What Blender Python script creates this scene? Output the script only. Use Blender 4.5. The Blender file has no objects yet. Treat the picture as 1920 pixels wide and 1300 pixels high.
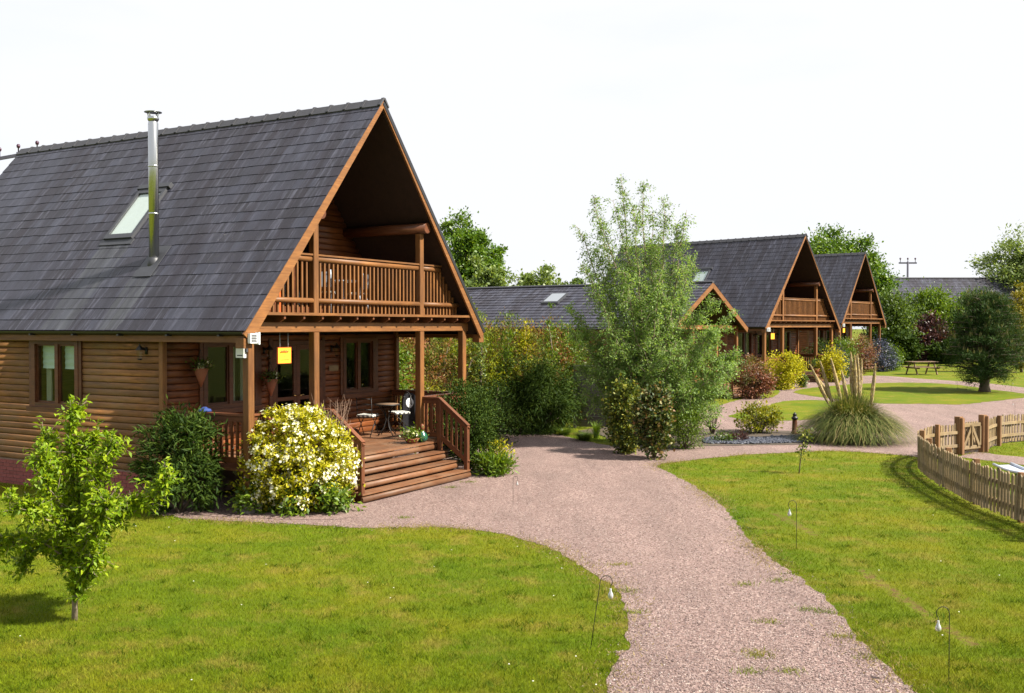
import bpy, bmesh, math, random
import numpy as np
from mathutils import Vector, Matrix

random.seed(7)
S = bpy.context.scene
COL = S.collection

# ------------------------------------------------------------------ camera, sky, sun, exposure
FPX, HOR, CAMH = 1895.0, 611.4, 3.3
PITCH = math.atan((650 - HOR) / FPX)
cam_d = bpy.data.cameras.new('camera')
cam_d.sensor_width = 36.0
cam_d.lens = 36.0 * FPX / 1920.0
cam_d.clip_start = 0.1
cam_d.clip_end = 3000
cam = bpy.data.objects.new('camera', cam_d)
COL.objects.link(cam)
cam.location = (0, 0, CAMH)
cam.rotation_euler = (math.pi / 2 - PITCH, 0, 0)
S.camera = cam

SUN_AZ = math.atan2(-0.31, 0.951)      # direction towards the sun, in the ground plane (x, y)
SUN_EL = math.radians(44)
world = bpy.data.worlds.new('World')
S.world = world
world.use_nodes = True
wn, wl = world.node_tree.nodes, world.node_tree.links
wn.clear()
w_out = wn.new('ShaderNodeOutputWorld')
w_bg = wn.new('ShaderNodeBackground')
w_sky = wn.new('ShaderNodeTexSky')
w_sky.sky_type = 'NISHITA'
w_sky.sun_disc = False
w_sky.sun_elevation = SUN_EL
w_sky.sun_rotation = math.pi / 2 - SUN_AZ
w_sky.dust_density = 3.0
w_tc = wn.new('ShaderNodeTexCoord')
w_map = wn.new('ShaderNodeMapping')
w_map.inputs['Scale'].default_value = (1.0, 1.0, 3.5)
w_noise = wn.new('ShaderNodeTexNoise')
w_noise.inputs['Scale'].default_value = 1.6
w_noise.inputs['Detail'].default_value = 6
w_ramp = wn.new('ShaderNodeValToRGB')
w_ramp.color_ramp.elements[0].position = 0.25
w_ramp.color_ramp.elements[0].color = (0.62, 0.62, 0.62, 1)
w_ramp.color_ramp.elements[1].position = 0.55
w_ramp.color_ramp.elements[1].color = (1, 1, 1, 1)
w_mix = wn.new('ShaderNodeMixRGB')
w_mix.inputs['Color2'].default_value = (3.5, 3.55, 3.7, 1)    # thin white cloud veil over the blue sky
w_bg.inputs['Strength'].default_value = 0.1
wl.new(w_tc.outputs['Generated'], w_map.inputs['Vector'])
wl.new(w_map.outputs['Vector'], w_noise.inputs['Vector'])
wl.new(w_noise.outputs['Fac'], w_ramp.inputs['Fac'])
wl.new(w_ramp.outputs['Color'], w_mix.inputs['Fac'])
wl.new(w_sky.outputs['Color'], w_mix.inputs['Color1'])
wl.new(w_mix.outputs['Color'], w_bg.inputs['Color'])
wl.new(w_bg.outputs['Background'], w_out.inputs['Surface'])

sun_d = bpy.data.lights.new('sun', 'SUN')
sun_d.energy = 4.8
sun_d.angle = math.radians(1.8)
sun_d.color = (1.0, 0.93, 0.80)
sun = bpy.data.objects.new('sun', sun_d)
COL.objects.link(sun)
sun_dir = Vector((math.cos(SUN_AZ) * math.cos(SUN_EL), math.sin(SUN_AZ) * math.cos(SUN_EL), math.sin(SUN_EL)))
sun.rotation_euler = sun_dir.to_track_quat('Z', 'Y').to_euler()
sun.location = sun_dir * 60

S.view_settings.view_transform = 'Standard'
S.view_settings.look = 'None'
S.view_settings.exposure = 1.5
S.view_settings.gamma = 1.0
S.view_settings.use_curve_mapping = False
S.cycles.max_bounces = 6
S.cycles.diffuse_bounces = 3
S.cycles.glossy_bounces = 3
S.cycles.transmission_bounces = 4
S.cycles.transparent_max_bounces = 8
S.cycles.caustics_reflective = False
S.cycles.caustics_refractive = False
S.cycles.use_denoising = True

# ------------------------------------------------------------------ terrain and pixel helpers
def terr(y):
    return 0.45 * min(1.0, max(0.0, (y - 28.0) / 22.0))

def ray(px, py):
    a, b = (px - 960) / FPX, (650 - py) / FPX
    c, s = math.cos(PITCH), math.sin(PITCH)
    return Vector((a, c + b * s, -s + b * c))

def at(px, py):
    """ground point of the place that is seen at this spot of the photograph"""
    d = ray(px, py)
    z = 0.0
    for _ in range(12):
        p = Vector((0, 0, CAMH)) + d * ((z - CAMH) / d.z)
        z = terr(p.y)
    return Vector((p.x, p.y, z))

def spot(px, y):
    """ground point at depth y under photograph column px"""
    return Vector(((px - 960) / FPX * y, y, terr(y)))

def top_h(py, y):
    return CAMH - (py - HOR) * y / FPX

# ------------------------------------------------------------------ node material helpers
class NT:
    def __init__(self, name):
        self.m = bpy.data.materials.new(name)
        self.m.use_nodes = True
        self.n, self.l = self.m.node_tree.nodes, self.m.node_tree.links
        self.b = self.n['Principled BSDF']
        self.out = self.n['Material Output']
    def new(self, t, **kw):
        nd = self.n.new(t)
        for k, v in kw.items():
            if k in nd.inputs.keys():
                self.set(nd, k, v)
            else:
                setattr(nd, k, v)
        return nd
    def set(self, nd, k, v):
        if hasattr(v, 'links') or isinstance(v, bpy.types.NodeSocket):
            self.l.new(v, nd.inputs[k])
        else:
            nd.inputs[k].default_value = v
    def noise(self, vec, scale, detail=3, rough=0.55, dist=0.0):
        nd = self.new('ShaderNodeTexNoise')
        nd.inputs['Scale'].default_value = scale
        nd.inputs['Detail'].default_value = detail
        nd.inputs['Roughness'].default_value = rough
        nd.inputs['Distortion'].default_value = dist
        if vec is not None:
            self.l.new(vec, nd.inputs['Vector'])
        return nd.outputs['Fac']
    def mapping(self, vec, scale=(1, 1, 1), loc=(0, 0, 0), rot=(0, 0, 0)):
        nd = self.new('ShaderNodeMapping')
        nd.inputs['Scale'].default_value = scale
        nd.inputs['Location'].default_value = loc
        nd.inputs['Rotation'].default_value = rot
        self.l.new(vec, nd.inputs['Vector'])
        return nd.outputs['Vector']
    def ramp(self, fac, stops):
        nd = self.new('ShaderNodeValToRGB')
        cr = nd.color_ramp
        while len(cr.elements) < len(stops):
            cr.elements.new(0.5)
        for e, (p, c) in zip(cr.elements, stops):
            e.position = p
            e.color = (c[0], c[1], c[2], 1) if not isinstance(c, float) else (c, c, c, 1)
        self.l.new(fac, nd.inputs['Fac'])
        return nd.outputs['Color']
    def math(self, op, a, b=0.5, clamp=False):
        nd = self.new('ShaderNodeMath', operation=op, use_clamp=clamp)
        for i, v in enumerate((a, b)):
            if isinstance(v, bpy.types.NodeSocket):
                self.l.new(v, nd.inputs[i])
            else:
                nd.inputs[i].default_value = v
        return nd.outputs[0]
    def mix(self, fac, c1, c2, mode='MIX'):
        nd = self.new('ShaderNodeMixRGB', blend_type=mode)
        for k, v in (('Fac', fac), ('Color1', c1), ('Color2', c2)):
            if isinstance(v, bpy.types.NodeSocket):
                self.l.new(v, nd.inputs[k])
            elif k == 'Fac':
                nd.inputs[k].default_value = v
            else:
                nd.inputs[k].default_value = (v[0], v[1], v[2], 1)
        return nd.outputs['Color']
    def scale(self, col, val):
        nd = self.new('ShaderNodeVectorMath', operation='SCALE')
        self.l.new(col, nd.inputs[0])
        if isinstance(val, bpy.types.NodeSocket):
            self.l.new(val, nd.inputs['Scale'])
        else:
            nd.inputs['Scale'].default_value = val
        return nd.outputs[0]
    def vadd(self, a, b):
        nd = self.new('ShaderNodeVectorMath', operation='ADD')
        for i, v in enumerate((a, b)):
            if isinstance(v, bpy.types.NodeSocket):
                self.l.new(v, nd.inputs[i])
            else:
                nd.inputs[i].default_value = v
        return nd.outputs[0]
    def bump(self, h, strength=0.3, dist=0.01):
        nd = self.new('ShaderNodeBump')
        nd.inputs['Strength'].default_value = strength
        nd.inputs['Distance'].default_value = dist
        self.l.new(h, nd.inputs['Height'])
        self.l.new(nd.outputs['Normal'], self.b.inputs['Normal'])
    def objrand(self):
        return self.new('ShaderNodeObjectInfo').outputs['Random']
    def island(self):
        return self.new('ShaderNodeNewGeometry').outputs['Random Per Island']
    def base(self, v):
        if isinstance(v, bpy.types.NodeSocket):
            self.l.new(v, self.b.inputs['Base Color'])
        else:
            self.b.inputs['Base Color'].default_value = (v[0], v[1], v[2], 1)
    def rough(self, v):
        if isinstance(v, bpy.types.NodeSocket):
            self.l.new(v, self.b.inputs['Roughness'])
        else:
            self.b.inputs['Roughness'].default_value = v

def wood(name, light, dark, grain=(1.2, 16, 16), rough=0.6, var=0.35, weather=None):
    t = NT(name)
    tc = t.new('ShaderNodeTexCoord').outputs['Object']
    rnd = t.math('FRACT', t.math('ADD', t.objrand(), t.island()))
    off = t.new('ShaderNodeCombineXYZ')
    t.l.new(t.math('MULTIPLY', rnd, 37.0), off.inputs[0])
    t.l.new(t.math('MULTIPLY', rnd, 11.0), off.inputs[1])
    v = t.vadd(tc, off.outputs[0])
    g = t.noise(t.mapping(v, grain), 2.2, 5, 0.65, 0.6)
    k = t.noise(t.mapping(v, (0.9, 3, 3)), 2.0, 3, 0.6)
    c = t.ramp(g, [(0.28, dark), (0.62, light)])
    c = t.mix(t.ramp(k, [(0.40, 0.0), (0.72, 0.55)]), c, [x * 0.55 for x in dark])
    if weather:
        wz = t.noise(t.mapping(t.new('ShaderNodeNewGeometry').outputs['Position'], (1.1, 1.1, 1.6)), 1.4, 4, 0.65)
        c = t.mix(t.ramp(wz, [(0.40, 0.0), (0.68, 0.7)]), c, weather)
    val = t.math('ADD', t.math('MULTIPLY', rnd, var), 1.0 - var / 2)
    c = t.scale(c, val)
    t.base(c)
    t.rough(rough)
    t.b.inputs['Specular IOR Level'].default_value = 0.35
    t.bump(g, 0.25, 0.006)
    return t.m

def plain(name, col, rough=0.6, metal=0.0, noise=0.25, nscale=9.0, bump=0.0):
    t = NT(name)
    tc = t.new('ShaderNodeTexCoord').outputs['Object']
    n = t.noise(tc, nscale, 4, 0.6)
    rnd = t.objrand()
    f = t.math('ADD', t.math('MULTIPLY', n, noise * 2), 1.0 - noise)
    f = t.math('MULTIPLY', f, t.math('ADD', t.math('MULTIPLY', rnd, noise * 0.6), 1.0 - noise * 0.3))
    rgb = t.new('ShaderNodeRGB')
    rgb.outputs[0].default_value = (col[0], col[1], col[2], 1)
    t.base(t.scale(rgb.outputs[0], f))
    t.rough(rough)
    t.b.inputs['Metallic'].default_value = metal
    if bump:
        t.bump(n, bump, 0.01)
    return t.m

def leaf_mat(name, stops, trans=0.35, rough=0.45, spec=0.4, patch=0.0, patchcol=None, pscale=1.0):
    """foliage: colour differs from leaf to leaf, light passes through"""
    t = NT(name)
    c = t.ramp(t.island(), stops)
    pos = t.new('ShaderNodeNewGeometry').outputs['Position']
    n = t.noise(pos, 1.3, 3, 0.6)
    c = t.scale(c, t.math('ADD', t.math('MULTIPLY', n, 0.7), 0.65))
    if patchcol:
        pn = t.noise(t.vadd(pos, (5.3, 1.7, 9.1)), pscale, 2, 0.5)
        c = t.mix(t.ramp(pn, [(0.48, 0.0), (0.60, patch)]), c, patchcol)
    t.base(c)
    t.rough(rough)
    t.b.inputs['Specular IOR Level'].default_value = spec
    tr = t.new('ShaderNodeBsdfTranslucent')
    t.l.new(t.mix(1.0, c, (1.25, 1.2, 0.5), 'MULTIPLY'), tr.inputs['Color'])
    mx = t.new('ShaderNodeMixShader')
    mx.inputs['Fac'].default_value = trans
    t.l.new(t.b.outputs['BSDF'], mx.inputs[1])
    t.l.new(tr.outputs['BSDF'], mx.inputs[2])
    t.l.new(mx.outputs['Shader'], t.out.inputs['Surface'])
    return t.m

def glass_mat(name, tint=(0.92, 0.95, 0.93)):
    t = NT(name)
    tr = t.new('ShaderNodeBsdfTransparent')
    tr.inputs['Color'].default_value = (*tint, 1)
    gl = t.new('ShaderNodeBsdfGlossy')
    gl.inputs['Roughness'].default_value = 0.02
    n = t.noise(t.new('ShaderNodeTexCoord').outputs['Object'], 1.1, 2)
    bp = t.new('ShaderNodeBump')
    bp.inputs['Strength'].default_value = 0.05
    bp.inputs['Distance'].default_value = 0.02
    t.l.new(n, bp.inputs['Height'])
    t.l.new(bp.outputs['Normal'], gl.inputs['Normal'])
    fr = t.new('ShaderNodeLayerWeight')
    fr.inputs['Blend'].default_value = 0.5
    f2 = t.math('ADD', t.math('MULTIPLY', t.math('POWER', fr.outputs['Facing'], 5.0), 0.9), 0.022, True)
    mx = t.new('ShaderNodeMixShader')
    t.l.new(f2, mx.inputs['Fac'])
    t.l.new(tr.outputs[0], mx.inputs[1])
    t.l.new(gl.outputs[0], mx.inputs[2])
    t.l.new(mx.outputs[0], t.out.inputs['Surface'])
    return t.m

MAT = {}
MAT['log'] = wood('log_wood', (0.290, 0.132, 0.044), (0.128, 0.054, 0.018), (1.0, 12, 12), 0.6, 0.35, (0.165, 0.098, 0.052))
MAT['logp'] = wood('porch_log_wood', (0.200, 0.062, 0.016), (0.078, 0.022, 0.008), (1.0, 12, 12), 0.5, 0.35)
MAT['trim'] = wood('trim_wood', (0.220, 0.094, 0.026), (0.105, 0.038, 0.011), (1.0, 18, 18), 0.55, 0.35, (0.120, 0.052, 0.017))
MAT['frame'] = wood('frame_wood', (0.125, 0.042, 0.016), (0.060, 0.020, 0.009), (1.0, 18, 18), 0.45, 0.2)
MAT['rail'] = wood('rail_wood', (0.150, 0.052, 0.020), (0.075, 0.026, 0.011), (1.0, 18, 18), 0.5, 0.3)
MAT['deck'] = wood('deck_wood', (0.165, 0.070, 0.028), (0.085, 0.033, 0.015), (0.9, 16, 16), 0.55, 0.4, (0.165, 0.100, 0.060))
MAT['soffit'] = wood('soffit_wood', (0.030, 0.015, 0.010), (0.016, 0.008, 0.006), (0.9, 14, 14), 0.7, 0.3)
MAT['fencew'] = wood('fence_wood', (0.28, 0.200, 0.100), (0.150, 0.100, 0.050), (1.0, 18, 18), 0.7, 0.35, (0.19, 0.15, 0.105))
MAT['fencepost'] = wood('fence_post_wood', (0.24, 0.125, 0.055), (0.13, 0.065, 0.030), (1.0, 18, 18), 0.7, 0.3)
MAT['greywood'] = wood('grey_board_wood', (0.16, 0.145, 0.14), (0.085, 0.075, 0.075), (1.0, 18, 18), 0.75, 0.4)
MAT['picnic'] = wood('picnic_wood', (0.20, 0.125, 0.075), (0.10, 0.060, 0.035), (1.0, 16, 16), 0.7, 0.4)
MAT['bark'] = plain('bark', (0.090, 0.068, 0.048), 0.85, 0, 0.45, 22, 0.6)
MAT['barkpale'] = plain('pale_bark', (0.20, 0.16, 0.11), 0.8, 0, 0.4, 20, 0.4)
MAT['twig'] = plain('dry_twig', (0.125, 0.075, 0.048), 0.8, 0, 0.4, 20)
MAT['glass'] = glass_mat('window_glass')
MAT['steel'] = plain('stainless_steel', (0.46, 0.47, 0.47), 0.24, 1.0, 0.05, 3)
MAT['lead'] = plain('lead_flashing', (0.042, 0.044, 0.052), 0.5, 0.2, 0.2)
MAT['gutter'] = plain('black_plastic', (0.014, 0.014, 0.017), 0.35, 0, 0.15)
MAT['iron'] = plain('black_iron', (0.016, 0.014, 0.013), 0.5, 0.3, 0.2)
MAT['white'] = plain('white_plastic', (0.66, 0.68, 0.70), 0.4, 0, 0.06)
MAT['whitecloth'] = plain('white_cloth', (0.62, 0.62, 0.58), 0.9, 0, 0.08)
MAT['blind'] = plain('blind_cloth', (0.50, 0.62, 0.60), 0.9, 0, 0.08)
MAT['curtain'] = plain('curtain_cloth', (0.32, 0.33, 0.27), 0.9, 0, 0.15)
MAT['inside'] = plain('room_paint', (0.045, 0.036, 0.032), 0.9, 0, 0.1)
MAT['yellow'] = plain('sign_yellow', (0.62, 0.40, 0.025), 0.45, 0, 0.08)
MAT['orange'] = plain('sign_orange', (0.50, 0.10, 0.010), 0.5, 0, 0.1)
MAT['terracotta'] = plain('terracotta', (0.28, 0.095, 0.045), 0.8, 0, 0.25)
MAT['concrete'] = plain('concrete', (0.20, 0.185, 0.165), 0.9, 0, 0.3, 14, 0.4)
MAT['brass'] = plain('brass', (0.62, 0.42, 0.16), 0.25, 1.0, 0.1)
MAT['greenpot'] = plain('green_glaze', (0.012, 0.075, 0.050), 0.2, 0, 0.2)
MAT['blue'] = plain('blue_cloth', (0.012, 0.035, 0.16), 0.8, 0, 0.2)
MAT['orangecloth'] = plain('orange_cloth', (0.42, 0.085, 0.012), 0.9, 0, 0.2)
MAT['palemetal'] = plain('pale_metal', (0.44, 0.48, 0.56), 0.35, 0.1, 0.1)
MAT['polewood'] = plain('pole_wood', (0.045, 0.045, 0.065), 0.8, 0, 0.3)
MAT['ceramic'] = plain('insulator_ceramic', (0.045, 0.012, 0.030), 0.3, 0, 0.1)
MAT['slatechip'] = plain('slate_chip', (0.036, 0.041, 0.060), 0.5, 0, 0.35)
MAT['bulb'] = plain('frosted_bulb', (0.55, 0.57, 0.57), 0.08, 0, 0.04)
MAT['bulb'].node_tree.nodes['Principled BSDF'].inputs['Transmission Weight'].default_value = 0.55
MAT['ridge'] = plain('ridge_slate', (0.035, 0.035, 0.042), 0.6, 0, 0.35, 6, 0.3)
MAT['brick'] = plain('brick_red', (0.22, 0.058, 0.050), 0.85, 0, 0.35, 16, 0.3)
MAT['mortar'] = plain('mortar', (0.23, 0.15, 0.12), 0.95, 0, 0.2, 20)
MAT['farroof'] = None

def check_mat():
    t = NT('gingham_cloth')
    tc = t.new('ShaderNodeTexCoord').outputs['Object']
    ck = t.new('ShaderNodeTexChecker')
    ck.inputs['Scale'].default_value = 18
    ck.inputs['Color1'].default_value = (0.62, 0.62, 0.58, 1)
    ck.inputs['Color2'].default_value = (0.10, 0.10, 0.10, 1)
    t.l.new(tc, ck.inputs['Vector'])
    t.base(ck.outputs['Color'])
    t.rough(0.9)
    return t.m
MAT['check'] = check_mat()

def slate_mat(name, ref, tone=1.0, stains=()):
    """slates: each its own grey, weather streaks running down the slope (coordinates of the house)"""
    t = NT(name)
    tcn = t.new('ShaderNodeTexCoord')
    tcn.object = ref
    tc = tcn.outputs['Object']
    rnd = t.math('FRACT', t.math('ADD', t.math('MULTIPLY', t.objrand(), 7.3), t.island()))
    c = t.ramp(rnd, [(0.0, (0.014, 0.012, 0.016)), (0.35, (0.019, 0.017, 0.023)), (0.7, (0.023, 0.022, 0.031)), (0.93, (0.029, 0.030, 0.042)), (1.0, (0.042, 0.044, 0.058))])
    off = t.new('ShaderNodeCombineXYZ')
    t.l.new(t.math('MULTIPLY', rnd, 0.6), off.inputs[0])
    v = t.vadd(tc, off.outputs[0])
    st = t.noise(t.mapping(v, (0.6, 7.5, 0.6)), 1.7, 4, 0.75)
    c = t.mix(t.ramp(st, [(0.50, 0.0), (0.63, 0.9)]), c, (0.082, 0.083, 0.102))
    st2 = t.noise(t.mapping(tc, (0.35, 3.0, 0.35)), 1.2, 4, 0.65)
    c = t.mix(t.ramp(st2, [(0.46, 0.0), (0.62, 0.85)]), c, (0.013, 0.009, 0.013))
    big = t.noise(t.mapping(tc, (0.25, 0.9, 0.25)), 1.0, 3, 0.5)
    c = t.mix(t.ramp(big, [(0.45, 0.0), (0.70, 0.5)]), c, (0.043, 0.046, 0.062))
    sep = t.new('ShaderNodeSeparateXYZ')
    t.l.new(tc, sep.inputs[0])
    for v0, v1, w0, w1 in stains:           # pale run-off below the flue and the roof window
        m1 = t.math('MULTIPLY', t.math('GREATER_THAN', t.math('ADD', sep.outputs[1], t.math('MULTIPLY', st, 0.3)), v0 + 0.15),
                    t.math('LESS_THAN', t.math('ADD', sep.outputs[1], t.math('MULTIPLY', st, 0.3)), v1 + 0.15))
        m2 = t.math('MULTIPLY', t.math('GREATER_THAN', sep.outputs[2], w0), t.math('LESS_THAN', sep.outputs[2], w1))
        fac = t.math('MULTIPLY', t.math('MULTIPLY', m1, m2), t.ramp(t.noise(t.mapping(tc, (0.5, 6, 0.5)), 1.5, 3), [(0.35, 0.15), (0.65, 0.7)]))
        c = t.mix(fac, c, (0.068, 0.073, 0.072))
    mot = t.noise(t.mapping(tc, (0.9, 2.6, 0.9), (2, 5, 3)), 1.5, 5, 0.7)
    c = t.scale(c, t.math('ADD', t.math('MULTIPLY', mot, 1.5), 0.30))
    lich = t.noise(t.mapping(tc, (1, 1, 1), (3, 7, 1)), 9.0, 5, 0.75)
    c = t.mix(t.ramp(lich, [(0.66, 0.0), (0.74, 0.55)]), c, (0.085, 0.085, 0.070))
    fine = t.noise(tc, 55, 3, 0.7)
    c = t.scale(c, t.math('ADD', t.math('MULTIPLY', fine, 0.48 * tone), 0.55 * tone))
    c = t.mix(1.0, c, (0.97, 0.98, 1.09), 'MULTIPLY')
    t.base(c)
    t.rough(t.math('ADD', t.math('MULTIPLY', st, 0.3), 0.38))
    t.b.inputs['Specular IOR Level'].default_value = 0.45
    t.bump(fine, 0.25, 0.006)
    return t.m

def gravel_mat():
    t = NT('gravel')
    pos = t.new('ShaderNodeNewGeometry').outputs['Position']
    vo = t.new('ShaderNodeTexVoronoi')
    vo.inputs['Scale'].default_value = 58
    t.l.new(pos, vo.inputs['Vector'])
    sx = t.new('ShaderNodeSeparateXYZ')
    t.l.new(vo.outputs['Color'], sx.inputs[0])
    c = t.ramp(sx.outputs[0], [(0.0, (0.068, 0.040, 0.034)), (0.3, (0.142, 0.086, 0.075)), (0.55, (0.190, 0.125, 0.112)), (0.8, (0.232, 0.160, 0.146)), (1.0, (0.37, 0.29, 0.25))])
    n = t.noise(pos, 0.9, 5, 0.65)
    c = t.mix(t.ramp(n, [(0.38, 0.0), (0.7, 0.38)]), c, (0.130, 0.086, 0.074))
    n3 = t.noise(t.mapping(pos, (1.3, 0.30, 1), (0, 0, 0), (0, 0, 0.35)), 1.1, 4, 0.65)       # faint wheel tracks and dust
    c = t.scale(c, t.math('ADD', t.math('MULTIPLY', n3, 0.8), 0.58))
    n4 = t.noise(t.vadd(pos, (3, 8, 0)), 1.1, 4, 0.7)
    c = t.mix(t.ramp(n4, [(0.66, 0.0), (0.80, 0.5)]), c, (0.130, 0.115, 0.040))
    t.base(c)
    t.rough(0.85)
    d = t.math('SUBTRACT', 0.6, vo.outputs['Distance'])
    t.bump(d, 0.8, 0.014)
    return t.m

def lawn_col(t, pos):
    a = t.noise(t.mapping(pos, (1, 1, 0)), 0.42, 5, 0.65)
    b = t.noise(t.mapping(pos, (1, 1, 0), (9, 4, 0)), 1.5, 5, 0.7)
    s = t.noise(t.mapping(pos, (0.5, 2.2, 0), (0, 0, 0), (0, 0, 0.5)), 0.7, 4, 0.6)
    c = t.ramp(a, [(0.30, (0.072, 0.124, 0.005)), (0.5, (0.110, 0.144, 0.006)), (0.68, (0.164, 0.162, 0.010))])
    c = t.mix(t.ramp(b, [(0.50, 0.0), (0.70, 0.75)]), c, (0.220, 0.168, 0.036))
    c = t.mix(t.ramp(s, [(0.52, 0.0), (0.72, 0.55)]), c, (0.064, 0.114, 0.004))
    return c

def lawn_mat(streaks):
    t = NT('lawn')
    pos = t.new('ShaderNodeNewGeometry').outputs['Position']
    c = lawn_col(t, pos)
    sep = t.new('ShaderNodeSeparateXYZ')
    t.l.new(pos, sep.inputs[0])
    wob = t.noise(pos, 2.2, 4, 0.7)
    for (x0, y0, x1, y1, wd) in streaks:    # worn brown scuffs across the grass
        L = math.hypot(x1 - x0, y1 - y0)
        dx, dy = (x1 - x0) / L, (y1 - y0) / L
        along = t.math('ADD', t.math('MULTIPLY', sep.outputs[0], dx), t.math('MULTIPLY', sep.outputs[1], dy))
        along = t.math('SUBTRACT', along, x0 * dx + y0 * dy)
        acr = t.math('ADD', t.math('MULTIPLY', sep.outputs[0], -dy), t.math('MULTIPLY', sep.outputs[1], dx))
        acr = t.math('ABSOLUTE', t.math('SUBTRACT', acr, -x0 * dy + y0 * dx))
        acr = t.math('ADD', acr, t.math('MULTIPLY', t.math('SUBTRACT', wob, 0.5), wd * 2.0))
        m = t.math('SUBTRACT', 1.0, t.math('DIVIDE', acr, wd), True)
        m = t.math('MULTIPLY', m, t.math('MULTIPLY', t.math('GREATER_THAN', along, 0.0), t.math('LESS_THAN', along, L)))
        m = t.math('MULTIPLY', t.math('MULTIPLY', m, 1.6, True), t.ramp(t.noise(pos, 7.0, 4, 0.75), [(0.42, 0.0), (0.60, 0.9)]))
        c = t.mix(m, c, (0.125, 0.066, 0.032))
    f = t.noise(t.mapping(pos, (1, 1, 0)), 38, 4, 0.75)
    c = t.scale(c, t.math('ADD', t.math('MULTIPLY', f, 0.95), 0.32))  # ground colour lowered to stand in for the self-shadowing of blades
    t.base(c)
    t.rough(0.9)
    t.b.inputs['Specular IOR Level'].default_value = 0.1
    t.bump(f, 0.6, 0.03)
    return t.m

def blade_mat():
    t = NT('grass_blade')
    pos = t.new('ShaderNodeNewGeometry').outputs['Position']
    c = lawn_col(t, pos)
    v = t.math('ADD', t.math('MULTIPLY', t.island(), 0.8), 0.75)
    c = t.scale(c, v)
    t.base(c)
    t.rough(0.6)
    t.b.inputs['Specular IOR Level'].default_value = 0.02
    tr = t.new('ShaderNodeBsdfTranslucent')
    t.l.new(c, tr.inputs['Color'])
    mx = t.new('ShaderNodeMixShader')
    mx.inputs['Fac'].default_value = 0.3
    t.l.new(t.b.outputs['BSDF'], mx.inputs[1])
    t.l.new(tr.outputs['BSDF'], mx.inputs[2])
    t.l.new(mx.outputs['Shader'], t.out.inputs['Surface'])
    return t.m

# ------------------------------------------------------------------ object helpers
def link(o, parent=None):
    COL.objects.link(o)
    if parent is not None:
        o.parent = parent
    return o

def tag(o, label=None, cat=None, group=None, kind=None):
    if label: o['label'] = label
    if cat: o['category'] = cat
    if group: o['group'] = group
    if kind: o['kind'] = kind
    return o

def thing(name, label, cat, loc=(0, 0, 0), rz=0.0, group=None):
    o = bpy.data.objects.new(name, None)
    o.empty_display_size = 0.2
    o.location = loc
    o.rotation_euler = (0, 0, rz)
    link(o)
    return tag(o, label, cat, group)

def mesh_from(name, V, F, mat=None, smooth=False):
    """V (n,3) array, F (m,k) int array of equal-sized faces, or a list of faces"""
    me = bpy.data.meshes.new(name)
    if isinstance(F, np.ndarray):
        V = np.asarray(V, dtype=np.float32)
        m, k = F.shape
        me.vertices.add(len(V))
        me.vertices.foreach_set('co', V.ravel())
        me.loops.add(m * k)
        me.loops.foreach_set('vertex_index', F.ravel().astype(np.int32))
        me.polygons.add(m)
        me.polygons.foreach_set('loop_start', np.arange(0, m * k, k, dtype=np.int32))
        me.polygons.foreach_set('loop_total', np.full(m, k, dtype=np.int32))
        me.update(calc_edges=True)
    else:
        me.from_pydata([tuple(v) for v in V], [], [tuple(f) for f in F])
        me.update()
    if smooth:
        me.polygons.foreach_set('use_smooth', [True] * len(me.polygons))
    if mat:
        me.materials.append(mat)
    return me

def obj(name, me, parent=None):
    return link(bpy.data.objects.new(name, me), parent)

# cross sections for straight timber pieces: local X runs along the piece
def section(kind, w, h):
    a, b = w / 2, h / 2
    if kind == 'box':
        c = min(a, b) * 0.16
        return [(-a + c, -b), (a - c, -b), (a, -b + c), (a, b - c), (a - c, b), (-a + c, b), (-a, b - c), (-a, -b + c)]
    if kind == 'flat':
        return [(-a, -b), (a, -b), (a, b), (-a, b)]
    if kind == 'log':        # flat back at y=0, round face towards -y
        pts = [(0.0, -b), (0.0, b)]
        for i in range(1, 6):
            an = math.pi / 2 - math.pi * i / 6
            pts.append((-w * math.cos(an) ** 0.75, b * math.sin(an)))
        return pts[::-1] if False else pts
    n = 8 if kind == 'cyl' else 12
    return [(a * math.cos(2 * math.pi * i / n), b * math.sin(2 * math.pi * i / n)) for i in range(n)]

_pc = {}
def piece_mesh(kind, L, w, h, mat):
    key = (kind, round(L, 3), round(w, 4), round(h, 4), mat.name)
    if key not in _pc:
        s = section(kind, w, h)
        n = len(s)
        V = [(-L / 2, y, z) for y, z in s] + [(L / 2, y, z) for y, z in s]
        F = [(i, (i + 1) % n, n + (i + 1) % n, n + i) for i in range(n)]
        F += [tuple(range(n))[::-1], tuple(range(n, 2 * n))]
        me = mesh_from(kind + '_piece', V, F, mat)
        bm = bmesh.new(); bm.from_mesh(me)
        bmesh.ops.recalc_face_normals(bm, faces=bm.faces)
        bm.to_mesh(me); bm.free()
        if kind in ('log', 'cyl', 'cyl12'):
            for p in me.polygons:
                p.use_smooth = len(p.vertices) == 4 and abs(p.normal.x) < 0.5
        _pc[key] = me
    return _pc[key]

class Sink:
    """collects pieces that are joined into one part"""
    def __init__(self):
        self.V, self.F, self.n = [], [], 0
    def add(self, me, M):
        co = [M @ v.co for v in me.vertices]
        self.V += co
        self.F += [[i + self.n for i in p.vertices] for p in me.polygons]
        self.n += len(co)
    def flush(self, name, mat, parent, kind='stuff'):
        if not self.V: return None
        o = obj(name, mesh_from(name, self.V, self.F, mat), parent)
        if kind: o['kind'] = kind
        return o

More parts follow.
